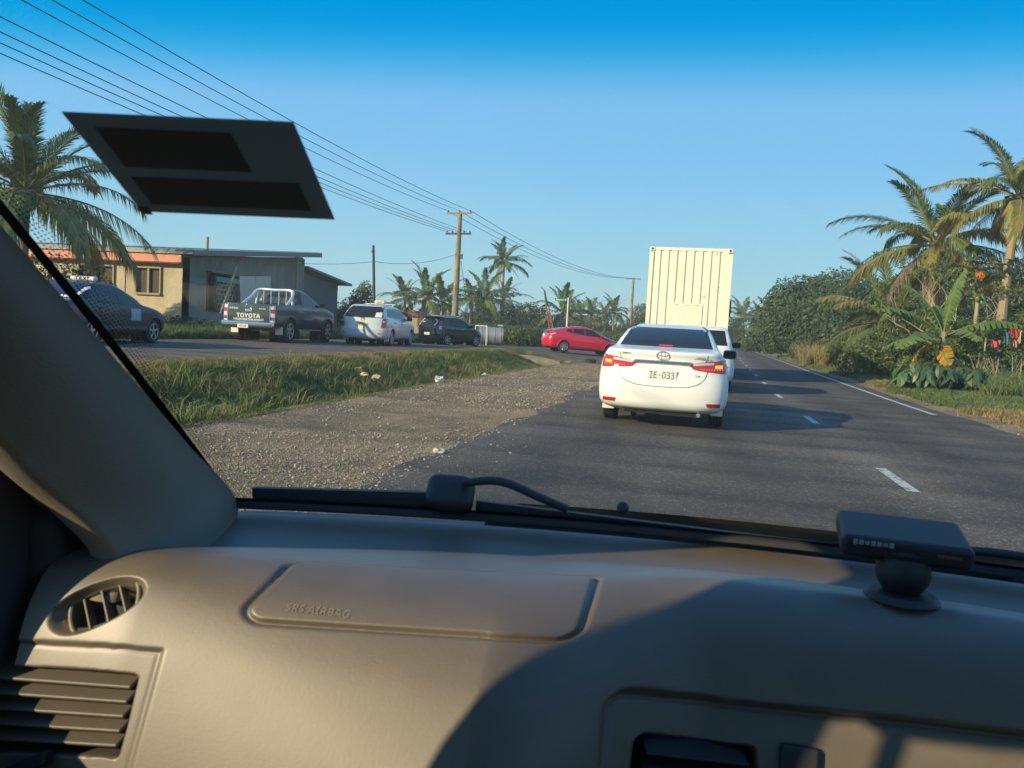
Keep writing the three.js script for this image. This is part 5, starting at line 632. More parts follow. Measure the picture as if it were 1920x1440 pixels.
{ // broken concrete blocks, drum and white gate frame by the hedge
  const bk = (px, py, w, h, d, ry, label) => { const p = onY(px, py, 0.12); const g = thing('concrete_block', label, 'concrete block', V(p.x, gy(p.x, p.z), p.z), ry, 'concrete blocks by the hedge'); part('block', [bx(w, h * 0.22, d, 0, h * 0.11, 0), bx(w, h * 0.22, d, 0, h * 0.89, 0), bx(0.05, h * 0.56, d, -w / 2 + 0.025, h / 2, 0), bx(0.05, h * 0.56, d, 0, h / 2, 0), bx(0.05, h * 0.56, d, w / 2 - 0.025, h / 2, 0)], M.concrete, g); };
  const yb = 'weathered hollow concrete block ';
  bk(930, 640, 0.8, 0.5, 0.4, 0.5, yb + 'lying tilted beside the drum'); bk(950, 646, 0.9, 0.42, 0.35, 0.2, yb + 'lying first along the hedge past the tilted one'); bk(964, 646, 0.5, 0.25, 0.3, 0.9, yb + 'small and low between two larger ones'); bk(983, 647, 0.7, 0.32, 0.35, 0.1, yb + 'lying near the red hatchback'); bk(993, 646, 0.6, 0.35, 0.35, -0.3, yb + 'closest to the red hatchback');
  const dp = at(920, 634, 50), dr = thing('steel_drum', 'grey ribbed steel drum lying behind the black hatchback', 'drum', V(dp.x, 0.12, dp.z), 0.3); part('shell', [mv(new THREE.CylinderGeometry(0.55, 0.55, 1.5, 28), 0, 0.56, 0, 0, 0, Math.PI / 2), ...[-0.6, -0.2, 0.2, 0.6].map(x => mv(new THREE.TorusGeometry(0.56, 0.025, 6, 28).rotateY(Math.PI / 2), x, 0.56, 0))], mat('galvanised drum', L(0.34, 0.35, 0.34), 0.55, { metalness: 0.4 }), dr);
  const gp = at(906, 634, 48), gf = thing('gate_frame', 'white tubular frame standing beside the steel drum', 'frame', V(gp.x, 0.12, gp.z)); part('frame', [bar(V(0.2, 0, 0), V(0.2, 1.15, 0), 0.03), bar(V(-0.5, 0, 0), V(-0.5, 1.15, 0), 0.03), bar(V(-0.52, 1.15, 0), V(0.22, 1.15, 0), 0.03)], M.white, gf);
}
{ // far end of the road: pale gable, orange awning, parked car shapes
  const p = at(1427, 655, 150), g = thing('roadside_hut', 'small pale gabled hut at the bend of the road', 'hut', V(p.x, 0.1, p.z)); part('wall', slab([[-1.1, 0], [1.1, 0], [1.1, 0.5], [0, 1.6], [-1.1, 0.5]], 3), mat('pale yellow wall', L(0.7, 0.62, 0.42), 0.8), g); part('roof', [beam(V(-1.3, 0.35, 1.5), V(0, 1.7, 1.5), 3.4, 0.08), beam(V(1.3, 0.35, 1.5), V(0, 1.7, 1.5), 3.4, 0.08)], mat('dull brown roof', L(0.25, 0.17, 0.11), 0.8), g);
  const q = at(1380, 648, 135), h = thing('market_awning', 'orange awning on posts beside the far road', 'awning', V(q.x, 0.05, q.z)); part('canopy', [beam(V(-0.9, 1.1, 0), V(0.9, 1.05, 0), 1.6, 0.35)], mat('orange cloth', L(0.55, 0.13, 0.05), 0.8), h); for (const x of [-0.8, 0.8]) part('post', bar(V(x, 0, 0), V(x, 1.1, 0), 0.05), M.timber, h);
  const e = at(1402, 651, 160), f = thing('far_parked_car', 'tiny white car parked at the far bend of the road', 'car', V(e.x, 0.1, e.z), 0.3); part('body', [rb(1.7, 0.6, 4.0, 0.2, 0, 0.6, 0), rb(1.5, 0.55, 2.0, 0.22, 0, 1.1, 0.1)], M.white, f); part('window', bx(1.3, 0.34, 1.9, 0, 1.13, 0.25), M.glass, f); for (const [x, z] of [[-.75, 1.3], [.75, 1.3], [-.75, -1.3], [.75, -1.3]]) part('wheel', mv(new THREE.CylinderGeometry(0.3, 0.3, 0.2, 16), x, 0.3, z, 0, 0, Math.PI / 2), M.rubber, f);
  const rh = at(765, 610, 75), r = thing('red_roofed_house', 'low house with a rusty red roof beyond the silver estate car', 'house', V(rh.x, 0.1, rh.z)); part('wall', bx(5, 1.6, 4, 0, 0.8, 0), M.timber, r); part('roof', [beam(V(-2.9, 1.5, 0), V(0, 2.2, 0), 4.6, 0.1), beam(V(2.9, 1.5, 0), V(0, 2.2, 0), 4.6, 0.1)], mat('rust red roof', L(0.36, 0.075, 0.05), 0.8), r);
  const s = at(975, 602, 85), t = thing('low_shed', 'long low shed with a pale blue grey roof behind the hedge', 'shed', V(s.x, 0.1, s.z), 0.1); part('wall', bx(9, 1.2, 3, 0, 0.6, 0), M.darkWood, t); part('roof', beam(V(-4.7, 1.35, 0), V(4.7, 1.35, 0), 3.6, 0.22), mat('pale iron roof', L(0.34, 0.38, 0.44), 0.6), t);
  const w = at(640, 605, 60), x = thing('far_house', 'small far house with a pale wall between the shed and a tree', 'house', V(w.x, 0.1, w.z)); part('wall', bx(4, 1.6, 4, 0, 0.8, 0), mat('ochre wall', L(0.5, 0.32, 0.2), 0.8), x); part('roof', beam(V(-2.4, 1.75, 0), V(2.4, 1.75, 0), 4.4, 0.2), M.roofIron, x);
}
{ // litter in the ditch and by the road
  const lit = (name, px, py, h, c, s, label, seed) => { const p = onY(px, py, h), r = rng(seed), g = new THREE.IcosahedronGeometry(s, 1), q = g.attributes.position; for (let i = 0; i < q.count; i++) { const k = 0.5 + hsh(Math.round(q.getX(i) * 999) + seed, Math.round(q.getZ(i) * 999) + Math.round(q.getY(i) * 777)); q.setXYZ(i, q.getX(i) * k * 1.4, q.getY(i) * k * 0.8, q.getZ(i) * k); } g.computeVertexNormals(); g.translate(p.x, p.y, p.z); solo(name, g, mat('litter ' + seed, c, 0.6, DS), label, 'litter'); };
  lit('dead_leaf_bundle', 671, 695, 0.10, L(0.62, 0.38, 0.14), 0.085, 'orange dead leaf bundle standing in the ditch grass', 1); lit('dead_leaf_bundle', 684, 702, 0.08, L(0.6, 0.42, 0.2), 0.06, 'pale dry leaf lying low beside the orange bundle', 2); lit('dead_leaf_bundle', 705, 708, 0.06, L(0.55, 0.4, 0.22), 0.065, 'brown dry leaf lying past the orange bundle', 3);
  lit('plastic_bag', 824, 711, -0.05, L(0.55, 0.6, 0.6), 0.08, 'crumpled grey plastic bag at the gravel edge', 4); lit('plastic_bag', 908, 705, -0.03, L(0.5, 0.6, 0.62), 0.09, 'crumpled pale plastic bag farther along the gravel edge', 5); lit('white_stone', 824, 846, 0.02, L(0.5, 0.46, 0.38), 0.035, 'single large pale stone on the gravel shoulder', 6); lit('dark_clod', 1108, 678, 0.06, L(0.03, 0.03, 0.03), 0.16, 'dark clod lying by the culvert', 7);
}

// ---------- vegetation ----------
const leafMat = (n, o = {}) => mat(n, L(1, 1, 1), 0.6, { vertexColors: true, transmission: 0.35, side: THREE.DoubleSide, specularIntensity: 0.5, ...o });
M.leaf = leafMat('leaf', { roughness: 0.75 }); M.frond = leafMat('palm leaflet', { roughness: 0.55, transmission: 0.3 }); M.bark = mat('grey bark', L(0.24, 0.20, 0.155), 0.95, { map: poleT }); M.paleBark = mat('pale bare branch', L(0.34, 0.29, 0.21), 0.9); M.palmBark = mat('palm trunk', L(0.36, 0.28, 0.19), 0.95, { map: tex(32, 256, (u, v) => { const k = 0.75 + 0.3 * Math.abs(Math.sin(v * 3.1416 * 26)) + 0.2 * (hsh(Math.floor(u * 32), Math.floor(v * 256)) - 0.5); return [k, k, k]; }) });
class Tri { constructor() { this.P = []; this.C = []; } tri(a, b, c, col) { for (const p of [a, b, c]) this.P.push(p.x, p.y, p.z); for (let i = 0; i < 3; i++) this.C.push(...col); } quad(a, b, c, d, col) { this.tri(a, b, c, col); this.tri(a, c, d, col); } geo() { const g = new THREE.BufferGeometry(); g.setAttribute('position', new THREE.Float32BufferAttribute(this.P, 3)); g.setAttribute('color', new THREE.Float32BufferAttribute(this.C, 3)); g.computeVertexNormals(); return g; } }
// palm frond in its own frame: grows along +x, up is y
function frondGeo(seed, len, lift, droop, n, ll, cols, hang, stiff = 1, wid = 0.019) {
  const r = rng(seed), T = new Tri(), pts = []; let p = V(0, 0, 0), a = lift; const N = 14; for (let i = 0; i <= N; i++) { pts.push(p.clone()); p = p.clone().add(V(Math.cos(a), Math.sin(a), 0).multiplyScalar(len / N)); a -= droop / N * (0.35 + 1.3 * i / N); }
  const c = new THREE.CatmullRomCurve3(pts), stem = tint(taper(pts, 0.035 * len / 3.5, 0.006, 14, 5), ...cols[2]);
  for (let i = 0; i < n; i++) { const t = 0.16 + 0.84 * i / n, o = c.getPoint(t), tg = c.getTangent(t), nrm = V(-tg.y, tg.x, 0); const L1 = ll * 1.12 * Math.pow(Math.sin(Math.PI * clamp(0.12 + 0.80 * t)), 0.6) * (0.8 + 0.4 * r());
    for (const s of [-1, 1]) { const fan = lerp(1.05, 0.3, t) + (r() - .5) * 0.14, d = tg.clone().multiplyScalar(Math.cos(fan)).add(V(0, 0, s * Math.sin(fan))).addScaledVector(nrm, 0.22 * stiff + (r() - .5) * 0.16).normalize(), w = wid * (ll / 0.75), side = d.clone().cross(nrm).normalize().multiplyScalar(w); const m = o.clone().addScaledVector(d, L1 * 0.45).add(V(0, -hang * L1 * 0.16, 0)), e = o.clone().addScaledVector(d, L1 * (0.86 - 0.25 * hang)).add(V(0, -hang * L1 * (0.55 + 0.25 * r()), 0)); const k = 0.8 + 0.4 * r(), col = (r() < 0.5 ? cols[0] : cols[1]).map(q => q * k); T.quad(o.clone().addScaledVector(side, -0.5), o.clone().addScaledVector(side, 0.5), m.clone().add(side), m.clone().sub(side), col); T.tri(m.clone().sub(side), m.clone().add(side), e, col); } }
  const g = T.geo(); g.setAttribute('uv', new THREE.Float32BufferAttribute(new Float32Array(g.attributes.position.count * 2), 2)); return merge([g, stem]);
}
const PG = [[0.10, 0.15, 0.045], [0.15, 0.185, 0.05], [0.3, 0.27, 0.1]], PY = [[0.30, 0.25, 0.065], [0.21, 0.21, 0.055], [0.36, 0.29, 0.12]], PD = [[0.27, 0.19, 0.115], [0.17, 0.125, 0.08], [0.3, 0.22, 0.13]];
const FR = { up: [frondGeo(1, 3.4, 1.25, 0.85, 70, 0.75, PG, 0.25), frondGeo(2, 3.3, 1.05, 1.1, 70, 0.75, PG, 0.35)], mid: [frondGeo(3, 3.6, 0.6, 1.25, 72, 0.8, PG, 0.6), frondGeo(4, 3.5, 0.45, 1.35, 72, 0.8, PG, 0.75), frondGeo(5, 3.6, 0.5, 1.1, 72, 0.8, PY, 0.7)], low: [frondGeo(6, 3.4, 0.05, 1.2, 70, 0.8, PG, 0.95), frondGeo(7, 3.2, -0.15, 1.1, 70, 0.8, PY, 1.0)], dead: [frondGeo(8, 2.9, -0.45, 0.9, 50, 0.7, PD, 1.0, 0.3), frondGeo(9, 2.8, -0.8, 0.6, 46, 0.65, PD, 0.9, 0.3)] };
const FAR = { up: [frondGeo(21, 3.4, 1.2, 0.9, 26, 0.8, PG, 0.3, 1, 0.045)], mid: [frondGeo(22, 3.6, 0.55, 1.3, 26, 0.85, PG, 0.7, 1, 0.045)], low: [frondGeo(23, 3.4, 0.0, 1.2, 26, 0.85, PG, 1.0, 1, 0.045)], dead: [frondGeo(24, 2.8, -0.7, 0.7, 24, 0.8, PD, 1.1)] };
for (const k of ['up', 'mid', 'low', 'dead']) { const p = FAR[k][0].attributes.position; }
function palm(label, p, h, o = {}) {
  const { seed = 1, n = [5, 9, 6, 2], s = 1, lean = [0, 0], set = FR, group, nuts = 0, r0 = 0.16, name = 'coconut_palm', rot = 0 } = o, r = rng(seed * 77 + 5);
  const g = thing(name, label, 'palm tree', p, 0, group), top = V(lean[0], h, lean[1]);
  part('trunk', taper([V(0, -0.15, 0), V(lean[0] * 0.15, h * 0.33, lean[1] * 0.15), V(lean[0] * 0.5, h * 0.68, lean[1] * 0.5), top], r0 * 1.25, r0 * 0.75, 18, 10, 0.03), M.palmBark, g);
  part('crown_sheath', mv(new THREE.SphereGeometry(0.24 * s, 10, 8), top.x, top.y + 0.05, top.z).scale(1, 1, 1), mat('fibre', L(0.20, 0.15, 0.08), 0.95), g);
  let tot = 0; ['up', 'mid', 'low', 'dead'].forEach((k, ki) => { for (let i = 0; i < n[ki]; i++) { const m = part('frond', set[k][Math.floor(r() * set[k].length)], M.frond, g); m.position.copy(top).add(V(0, 0.1 * s, 0)); m.rotation.order = 'YXZ'; m.rotation.y = rot + (i / n[ki] + ki * 0.13) * 6.283 + (r() - .5) * 0.5; m.rotation.z = (r() - .5) * 0.3; m.rotation.x = (r() - .5) * 0.5; const q = s * (0.85 + 0.3 * r()); m.scale.setScalar(q); } });
  for (let i = 0; i < nuts; i++) { const a = r() * 6.28; part('coconut', mv(new THREE.SphereGeometry(0.12 * s, 10, 8), top.x + Math.cos(a) * 0.26 * s, top.y - 0.1 - r() * 0.22, top.z + Math.sin(a) * 0.26 * s), mat('coconut', L(0.30, 0.2, 0.07), 0.6), g); }
  return g;
}
const xz = (px, d, base = 0) => { const p = at(px, 640, d); return V(p.x, gy(p.x, p.z) + base, p.z); };
palm('tall coconut palm with a bare pale trunk beside the washing', xz(1872, 30.5), 7.0, { seed: 3, n: [7, 10, 7, 3], s: 1.0, lean: [0.2, 0], nuts: 7, r0: 0.17 });
palm('full coconut palm with hanging brown dead fronds above the papaya', xz(1742, 34), 5.6, { seed: 5, n: [8, 12, 10, 6], s: 1.12, lean: [-0.1, 0.1], nuts: 4, r0: 0.18 });
palm('short young coconut palm beside the big dark mango tree', xz(1665, 40), 2.3, { seed: 8, n: [7, 10, 8, 5], s: 1.2, lean: [0.1, 0], r0: 0.2 });
palm('coconut palm spreading over the cream house front', xz(38, 31), 4.9, { seed: 12, n: [9, 13, 10, 3], s: 1.5, lean: [0.2, 0], r0: 0.2, rot: 0.35 });
{ const g = xz(190, 25.5); }
palm('lone tall slender palm standing above the far trees', xz(937, 95), 8.8, { seed: 14, n: [6, 9, 7, 3], s: 0.95, set: FAR, r0: 0.18 });
const FPL = 'far coconut palm in the line of trees beyond the junction', FPG = 'far coconut palms';
for (const [px, d, h, s, sd] of [[756, 80, 3.4, 0.8, 21], [796, 70, 3.2, 1.0, 22], [826, 75, 3.0, 0.9, 23], [905, 85, 4.2, 1.1, 24], [940, 90, 4.3, 0.9, 25], [1052, 80, 2.7, 1.0, 26], [1086, 110, 3.4, 0.9, 27], [1106, 115, 3.6, 0.9, 28], [1148, 110, 4.0, 0.9, 29], [1388, 130, 5.0, 1.2, 31], [1418, 115, 4.0, 1.0, 32], [1436, 120, 5.6, 0.8, 33], [1130, 140, 4.6, 0.9, 34], [880, 95, 4.2, 0.9, 35], [1070, 130, 4.0, 0.9, 36]]) palm(FPL, xz(px, d), h, { seed: sd, n: [5, 8, 5, 1], s, set: FAR, group: FPG, r0: 0.14 });

// broadleaf crowns: leaf-sized faces through the volume of several clumps
function leafCloud(seed, blobs, n, size, cols, o = {}) { const r = rng(seed), T = new Tri(), W = blobs.map(b => b[3] * b[4] * b[5] ** 0.5), tot = W.reduce((a, b) => a + b, 0); const { fill = 0.45, aspect = 0.5, droop = 0.3 } = o;
  for (let i = 0; i < n; i++) { let k = r() * tot, j = 0; while (k > W[j] && j < W.length - 1) k -= W[j++]; const b = blobs[j]; let d = V(r() * 2 - 1, r() * 2 - 1, r() * 2 - 1); if (d.lengthSq() > 1 || d.lengthSq() < 0.01) { i--; continue; } d.normalize(); const lump = 0.82 + 0.36 * vn(d.x * 2.5 + j * 7.3, d.y * 2.5 + d.z * 3.1), rad = (fill + (1 - fill) * Math.pow(r(), 0.45)) * lump; const c = V(b[0] + d.x * b[3] * rad, b[1] + d.y * b[4] * rad, b[2] + d.z * b[5] * rad); if (c.y < (o.floor ?? 0.02)) continue; const nn = d.clone().add(V((r() - .5) * 1.6, (r() - .5) * 1.6 + 0.3, (r() - .5) * 1.6)).normalize(); let t = V(r() - .5, r() - .5 - droop, r() - .5).cross(nn).cross(nn).negate(); if (t.lengthSq() < 1e-4) t = V(1, 0, 0); t.normalize(); const s = t.clone().cross(nn).multiplyScalar(size * aspect * 0.5 * (0.7 + 0.6 * r())), L1 = size * (0.65 + 0.7 * r()); const a = c.clone().addScaledVector(t, -L1 / 2), e = c.clone().addScaledVector(t, L1 / 2).addScaledVector(nn, -L1 * 0.12), m1 = c.clone().add(s), m2 = c.clone().sub(s); const kk = 0.7 + 0.6 * r(), col = cols[Math.floor(r() * cols.length)].map(q => q * kk); T.tri(a, m1, m2, col); T.tri(m1, e, m2, col); }
  return T.geo(); }
const LG = { dark: [[0.055, 0.095, 0.034], [0.068, 0.11, 0.038], [0.045, 0.08, 0.03]], mid: [[0.09, 0.14, 0.042], [0.11, 0.16, 0.045], [0.075, 0.12, 0.038]], light: [[0.15, 0.20, 0.05], [0.19, 0.225, 0.058], [0.12, 0.17, 0.042]], olive: [[0.15, 0.155, 0.055], [0.12, 0.135, 0.05], [0.19, 0.175, 0.075]], yellow: [[0.24, 0.22, 0.04], [0.16, 0.18, 0.04], [0.10, 0.14, 0.03]], dry: [[0.24, 0.18, 0.08], [0.2, 0.17, 0.07], [0.12, 0.12, 0.04]] };
function tree(name, label, p, blobs, n, size, cols, o = {}) { const g = thing(name, label, o.category ?? 'tree', p, 0, o.group), h = Math.max(...blobs.map(b => b[1])); const r = rng(n + 3), tr = [taper([V(0, -0.2, 0), V(0.1, h * 0.3, 0), V(0, h * 0.62, 0.1)], o.r ?? 0.25, (o.r ?? 0.25) * 0.55, 8, 8)]; for (const b of blobs) tr.push(taper([V(0, h * 0.35 * (0.5 + r()), 0), V(b[0] * 0.5, lerp(h * 0.5, b[1], 0.5), b[2] * 0.5), V(b[0], b[1], b[2])], (o.r ?? 0.25) * 0.45, 0.03, 8, 6)); part('trunk', tr, o.bark ?? M.bark, g); part('crown', leafCloud(o.seed ?? n, blobs, n, size, cols, o), M.leaf, g); return g; }
function bush(label, p, blobs, n, size, cols, o = {}) { const g = thing(o.name ?? 'bush', label, 'bush', p, 0, o.group); const r = rng(n), st = []; for (const b of blobs) for (let i = 0; i < 3; i++) st.push(taper([V(b[0] * 0.4 + (r() - .5) * .2, -0.05, b[2] * 0.4), V(b[0] * 0.8, b[1] * 0.6, b[2] * 0.8), V(b[0] + (r() - .5) * b[3], b[1] + (r() - .2) * b[4] * 0.8, b[2] + (r() - .5) * b[5])], 0.03, 0.008, 6, 5)); part('stems', st, o.bark ?? M.bark, g); part('foliage', leafCloud(o.seed ?? n, blobs, n, size, cols, o), M.leaf, g); return g; }
// right-hand side
tree('mango_tree', 'huge rounded dark mango tree beside the road on the right', xz(1535, 68), [[0, 3.2, 0, 4.6, 3.0, 4], [-1.8, 4.4, 0.5, 3.2, 2.6, 3], [1.2, 5.4, 0, 3.2, 2.2, 3], [3.6, 4.2, -1, 3.0, 2.6, 3], [-3.3, 2.6, 1, 2.4, 2.2, 2.6], [0.5, 1.8, 2.5, 4.2, 1.8, 2.2], [3.5, 1.6, 2, 2.6, 1.6, 2]], 36000, 0.31, [...LG.dark, ...LG.mid], { r: 0.5, seed: 5 });
tree('mango_tree', 'dark round topped tree behind the coconut palms on the right', xz(1830, 48), [[0, 3.6, 0, 4.2, 2.6, 3], [3.2, 4.0, 0, 3.2, 3.0, 3], [-3.6, 3.2, 0, 3.2, 2.4, 3], [6, 3.2, -1, 3.4, 3.0, 3]], 16000, 0.36, LG.dark, { r: 0.4, seed: 6 });
tree('roadside_tree', 'lower bushy tree in front of the big mango tree', xz(1452, 88), [[0, 1.6, 0, 3.0, 1.6, 2], [2.6, 1.8, 1, 2.4, 1.7, 2], [-2.4, 1.2, 0, 1.8, 1.2, 1.6]], 5000, 0.34, [...LG.mid, ...LG.dark], { r: 0.2, seed: 7 });
bush('pale green bush at the foot of the mango tree', xz(1508, 58), [[0, 0.7, 0, 1.1, 0.8, 0.9]], 1600, 0.2, LG.olive, { seed: 8 });
bush('dull brownish shrub between the mango tree and the hedge', xz(1600, 42), [[0, 1.1, 0, 1.5, 1.3, 1.0], [1.6, 0.9, 0.2, 1.2, 1.1, 0.9]], 4200, 0.18, [...LG.olive, ...LG.dark], { seed: 9 });
bush('bright leafy hedge bush left of the banana plant', xz(1672, 33), [[0, 1.0, 0, 1.5, 1.1, 1.0], [1.3, 0.9, 0.2, 1.1, 0.95, 0.9], [-1.2, 0.7, 0.2, 1.1, 0.8, 0.9]], 6500, 0.13, [...LG.light, ...LG.mid], { seed: 10 });
bush('low yellowish croton bush beside the banana plant', xz(1712, 31), [[0, 0.55, 0, 0.55, 0.5, 0.5]], 900, 0.12, [...LG.yellow, ...LG.light], { seed: 11 });
bush('tall dark leafy thicket behind the washing line', xz(1880, 33), [[0, 1.5, 0, 1.9, 1.4, 1.4], [-2.0, 1.4, 0, 1.5, 1.3, 1.3], [1.8, 1.7, 0, 1.6, 1.5, 1.3]], 7000, 0.17, [...LG.mid, ...LG.light], { seed: 12 });
bush('fine leafed green shrub between banana and tall palm', xz(1835, 30), [[0, 1.4, 0, 1.4, 1.1, 0.9], [1.1, 1.8, 0.2, 1.1, 0.9, 0.8], [-0.9, 1.6, 0, 0.9, 0.8, 0.7], [0, 0.6, 0.1, 1.5, 0.7, 0.8]], 6500, 0.12, [...LG.mid, ...LG.light], { seed: 13 });
bush('yellow green sunlit shrub behind the tall palm trunk', xz(1915, 31), [[0, 2.1, 0, 1.1, 0.9, 0.9], [0.6, 1.2, 0, 1.0, 0.9, 0.8]], 2600, 0.14, [...LG.light, ...LG.yellow], { seed: 14 });
bush('bleached thin stemmed shrub at the verge below the washing', xz(1872, 26.8), [[0, 1.05, 0, 0.8, 0.45, 0.5], [0.8, 1.0, 0, 0.7, 0.45, 0.5]], 900, 0.09, [...LG.mid, ...LG.olive], { seed: 15, bark: M.paleBark });
bush('sparse dry undergrowth below the yellow banana leaves', xz(1738, 29.5), [[0, 0.35, 0, 1.1, 0.4, 0.5]], 1300, 0.12, [...LG.dry, ...LG.olive], { seed: 16 });
{ // bare pale stems at the verge
  const p = xz(1880, 26.2), g = thing('bare_shrub', 'cluster of bleached bare stems standing on the verge', 'shrub', p), r = rng(51); for (let i = 0; i < 16; i++) { const x = -0.95 + i * 0.125 + (r() - .5) * 0.1, h = 0.7 + r() * 0.6, a = V(x, -0.05, (r() - .5) * 0.4), m = a.clone().add(V((r() - .5) * 0.2, h * 0.5, 0)), e = m.clone().add(V((r() - .5) * 0.5, h * 0.5, (r() - .5) * 0.2)), e2 = m.clone().add(V((r() - .5) * 0.6, h * 0.45, (r() - .5) * 0.2)); part('stem', [taper([a, a.clone().lerp(m, .5), m], 0.022, 0.016, 5, 5), taper([m, m.clone().lerp(e, .5).add(V(0.02, 0, 0)), e], 0.016, 0.006, 5, 5), taper([m, m.clone().lerp(e2, .5), e2], 0.014, 0.005, 5, 5)], M.paleBark, g); }
}
{ // frangipani: pale forked limbs with leaf tufts at their tips
  const p = xz(1775, 31.5), g = thing('frangipani_tree', 'spreading tree with pale bare forking branches behind the banana plant', 'tree', p), r = rng(61), l = [], tips = []; const grow = (a, d, len, rad, k) => { const b = a.clone().addScaledVector(d, len), m = a.clone().lerp(b, 0.5).add(V((r() - .5) * len * 0.25, len * 0.06, (r() - .5) * len * 0.2)); l.push(taper([a, m, b], rad, rad * 0.7, 5, 6)); if (k === 0) { tips.push(b); return; } const n = 2 + (r() < 0.45 ? 1 : 0); for (let i = 0; i < n; i++) grow(b, d.clone().multiplyScalar(0.55).add(V((r() - .5) * 1.7, 0.15 + r() * 0.5, (r() - .5) * 1.1)).normalize(), len * (0.66 + 0.2 * r()), rad * 0.62, k - 1); };
  for (const [x, y] of [[-0.9, 0.75], [0.75, 0.8], [0.2, 1], [-0.4, 0.9], [1.2, 0.55], [-1.3, 0.55]]) grow(V(0, 1.15, 0), V(x, y, (r() - .5) * 0.4).normalize(), 1.35, 0.038, 3); part('trunk', [taper([V(0, -0.1, 0), V(0.05, 0.6, 0), V(0, 1.2, 0)], 0.15, 0.11, 5, 8)], M.paleBark, g); part('branches', l, M.paleBark, g);
  part('leaf_tufts', leafCloud(62, tips.map(t => [t.x, t.y, t.z, 0.3, 0.22, 0.3]), 2200, 0.2, [...LG.mid, ...LG.light], { aspect: 0.28, fill: 0.2 }), M.leaf, g);
}
bush('drooping leafed cassava shrub at the edge of the garden', xz(1712, 33), [[0, 2.3, 0, 1.25, 0.75, 0.9], [-0.9, 1.9, 0.2, 0.8, 0.7, 0.7], [1.2, 2.0, 0.1, 0.8, 0.6, 0.7]], 3600, 0.22, [...LG.mid, ...LG.light], { seed: 17, aspect: 0.25, droop: 0.7, name: 'cassava_shrub' });
bush('dark drooping cassava shrub below the young palm', xz(1693, 32), [[0, 1.3, 0, 0.7, 0.6, 0.6]], 1300, 0.22, LG.dark, { seed: 18, aspect: 0.28, droop: 0.8, name: 'cassava_shrub' });
{ // papaya: straight trunk, ringed leaf crown, fruit
  const p = xz(1824, 31), g = thing('papaya_tree', 'papaya tree with green fruit under its leaf crown', 'tree', p), h = 4.0, r = rng(71); part('trunk', taper([V(0, -0.1, 0), V(0.03, h * .5, 0), V(0.05, h, 0)], 0.11, 0.07, 8, 8), M.timber, g); const l = new Tri();
  for (let i = 0; i < 22; i++) { const a = i * 2.4, e = 0.15 + 0.7 * r(), q = V(Math.cos(a) * 0.9, e, Math.sin(a) * 0.9), o = V(0.05, h, 0); const T = new Tri(); for (let k = 0; k < 7; k++) { const b = (k - 3) * 0.55, f = V(Math.cos(a + b), -0.25, Math.sin(a + b)).normalize().multiplyScalar(0.42), s = V(-Math.sin(a + b), 0, Math.cos(a + b)).multiplyScalar(0.07), c = LG.mid[k % 3], o2 = o.clone().add(q); T.quad(o2, o2.clone().addScaledVector(f, 0.5).add(s), o2.clone().add(f), o2.clone().addScaledVector(f, 0.5).sub(s), c); } part('leaf', [T.geo(), tint(bar(o, o.clone().add(q), 0.012, 0.008, 5), 0.16, 0.17, 0.06)], M.leaf, g); }
  const fm = mat('green papaya', L(0.12, 0.17, 0.03), 0.5), om = mat('ripe papaya', L(0.6, 0.2, 0.02), 0.5); for (let i = 0; i < 12; i++) { const a = i * 1.9; part('fruit', mv(new THREE.SphereGeometry(0.1, 10, 8).scale(1, 1.4, 1), 0.05 + Math.cos(a) * 0.16, h - 0.15 - 0.05 * i, Math.sin(a) * 0.16), fm, g); }
}
solo('orange_cloth', [rb(0.34, 0.34, 0.03, 0.015, 0, 0, 0), rb(0.1, 0.2, 0.03, 0.012, -0.1, -0.2, 0.01), rb(0.1, 0.16, 0.03, 0.012, 0.1, -0.18, 0.01)].map(g => { const p = at(1838, 514, 30.6); return g.translate(p.x, p.y, p.z); }), mat('orange cloth', L(0.62, 0.15, 0.02), 0.8), 'small bright orange cloth caught in the papaya branches', 'cloth');
function bananaLeaf(seed, len, lift, droop, col, tear) { const r = rng(seed), T = new Tri(), N = 16; let p = V(0, 0, 0), a = lift; const pts = []; for (let i = 0; i <= N; i++) { pts.push({ p: p.clone(), a }); p = p.clone().add(V(Math.cos(a), Math.sin(a), 0).multiplyScalar(len / N)); a -= droop / N * (0.4 + 1.2 * i / N); }
  for (let i = 2; i < N; i++) for (const s of [-1, 1]) { const w = q => 0.30 * len / 1.9 * Math.pow(Math.sin(Math.PI * clamp((q - 1.5) / (N - 1.2))), 0.6), A = pts[i], B = pts[i + 1], dA = w(i), dB = w(i + 1), sag = 0.35 + tear * r() * 0.8, k = 0.85 + 0.3 * r(), c = col[Math.floor(r() * col.length)].map(q => q * k); const a2 = A.p.clone().add(V(0.05, -dA * sag, s * dA)), b2 = B.p.clone().add(V(tear * -0.05 * r(), -dB * sag, s * dB)); T.quad(A.p, B.p, b2, a2, c); } const g = T.geo(); g.setAttribute('uv', new THREE.Float32BufferAttribute(new Float32Array(g.attributes.position.count * 2), 2)); return merge([g, tint(taper(pts.map(q => q.p), 0.028, 0.006, 12, 5), 0.2, 0.22, 0.07)]); }
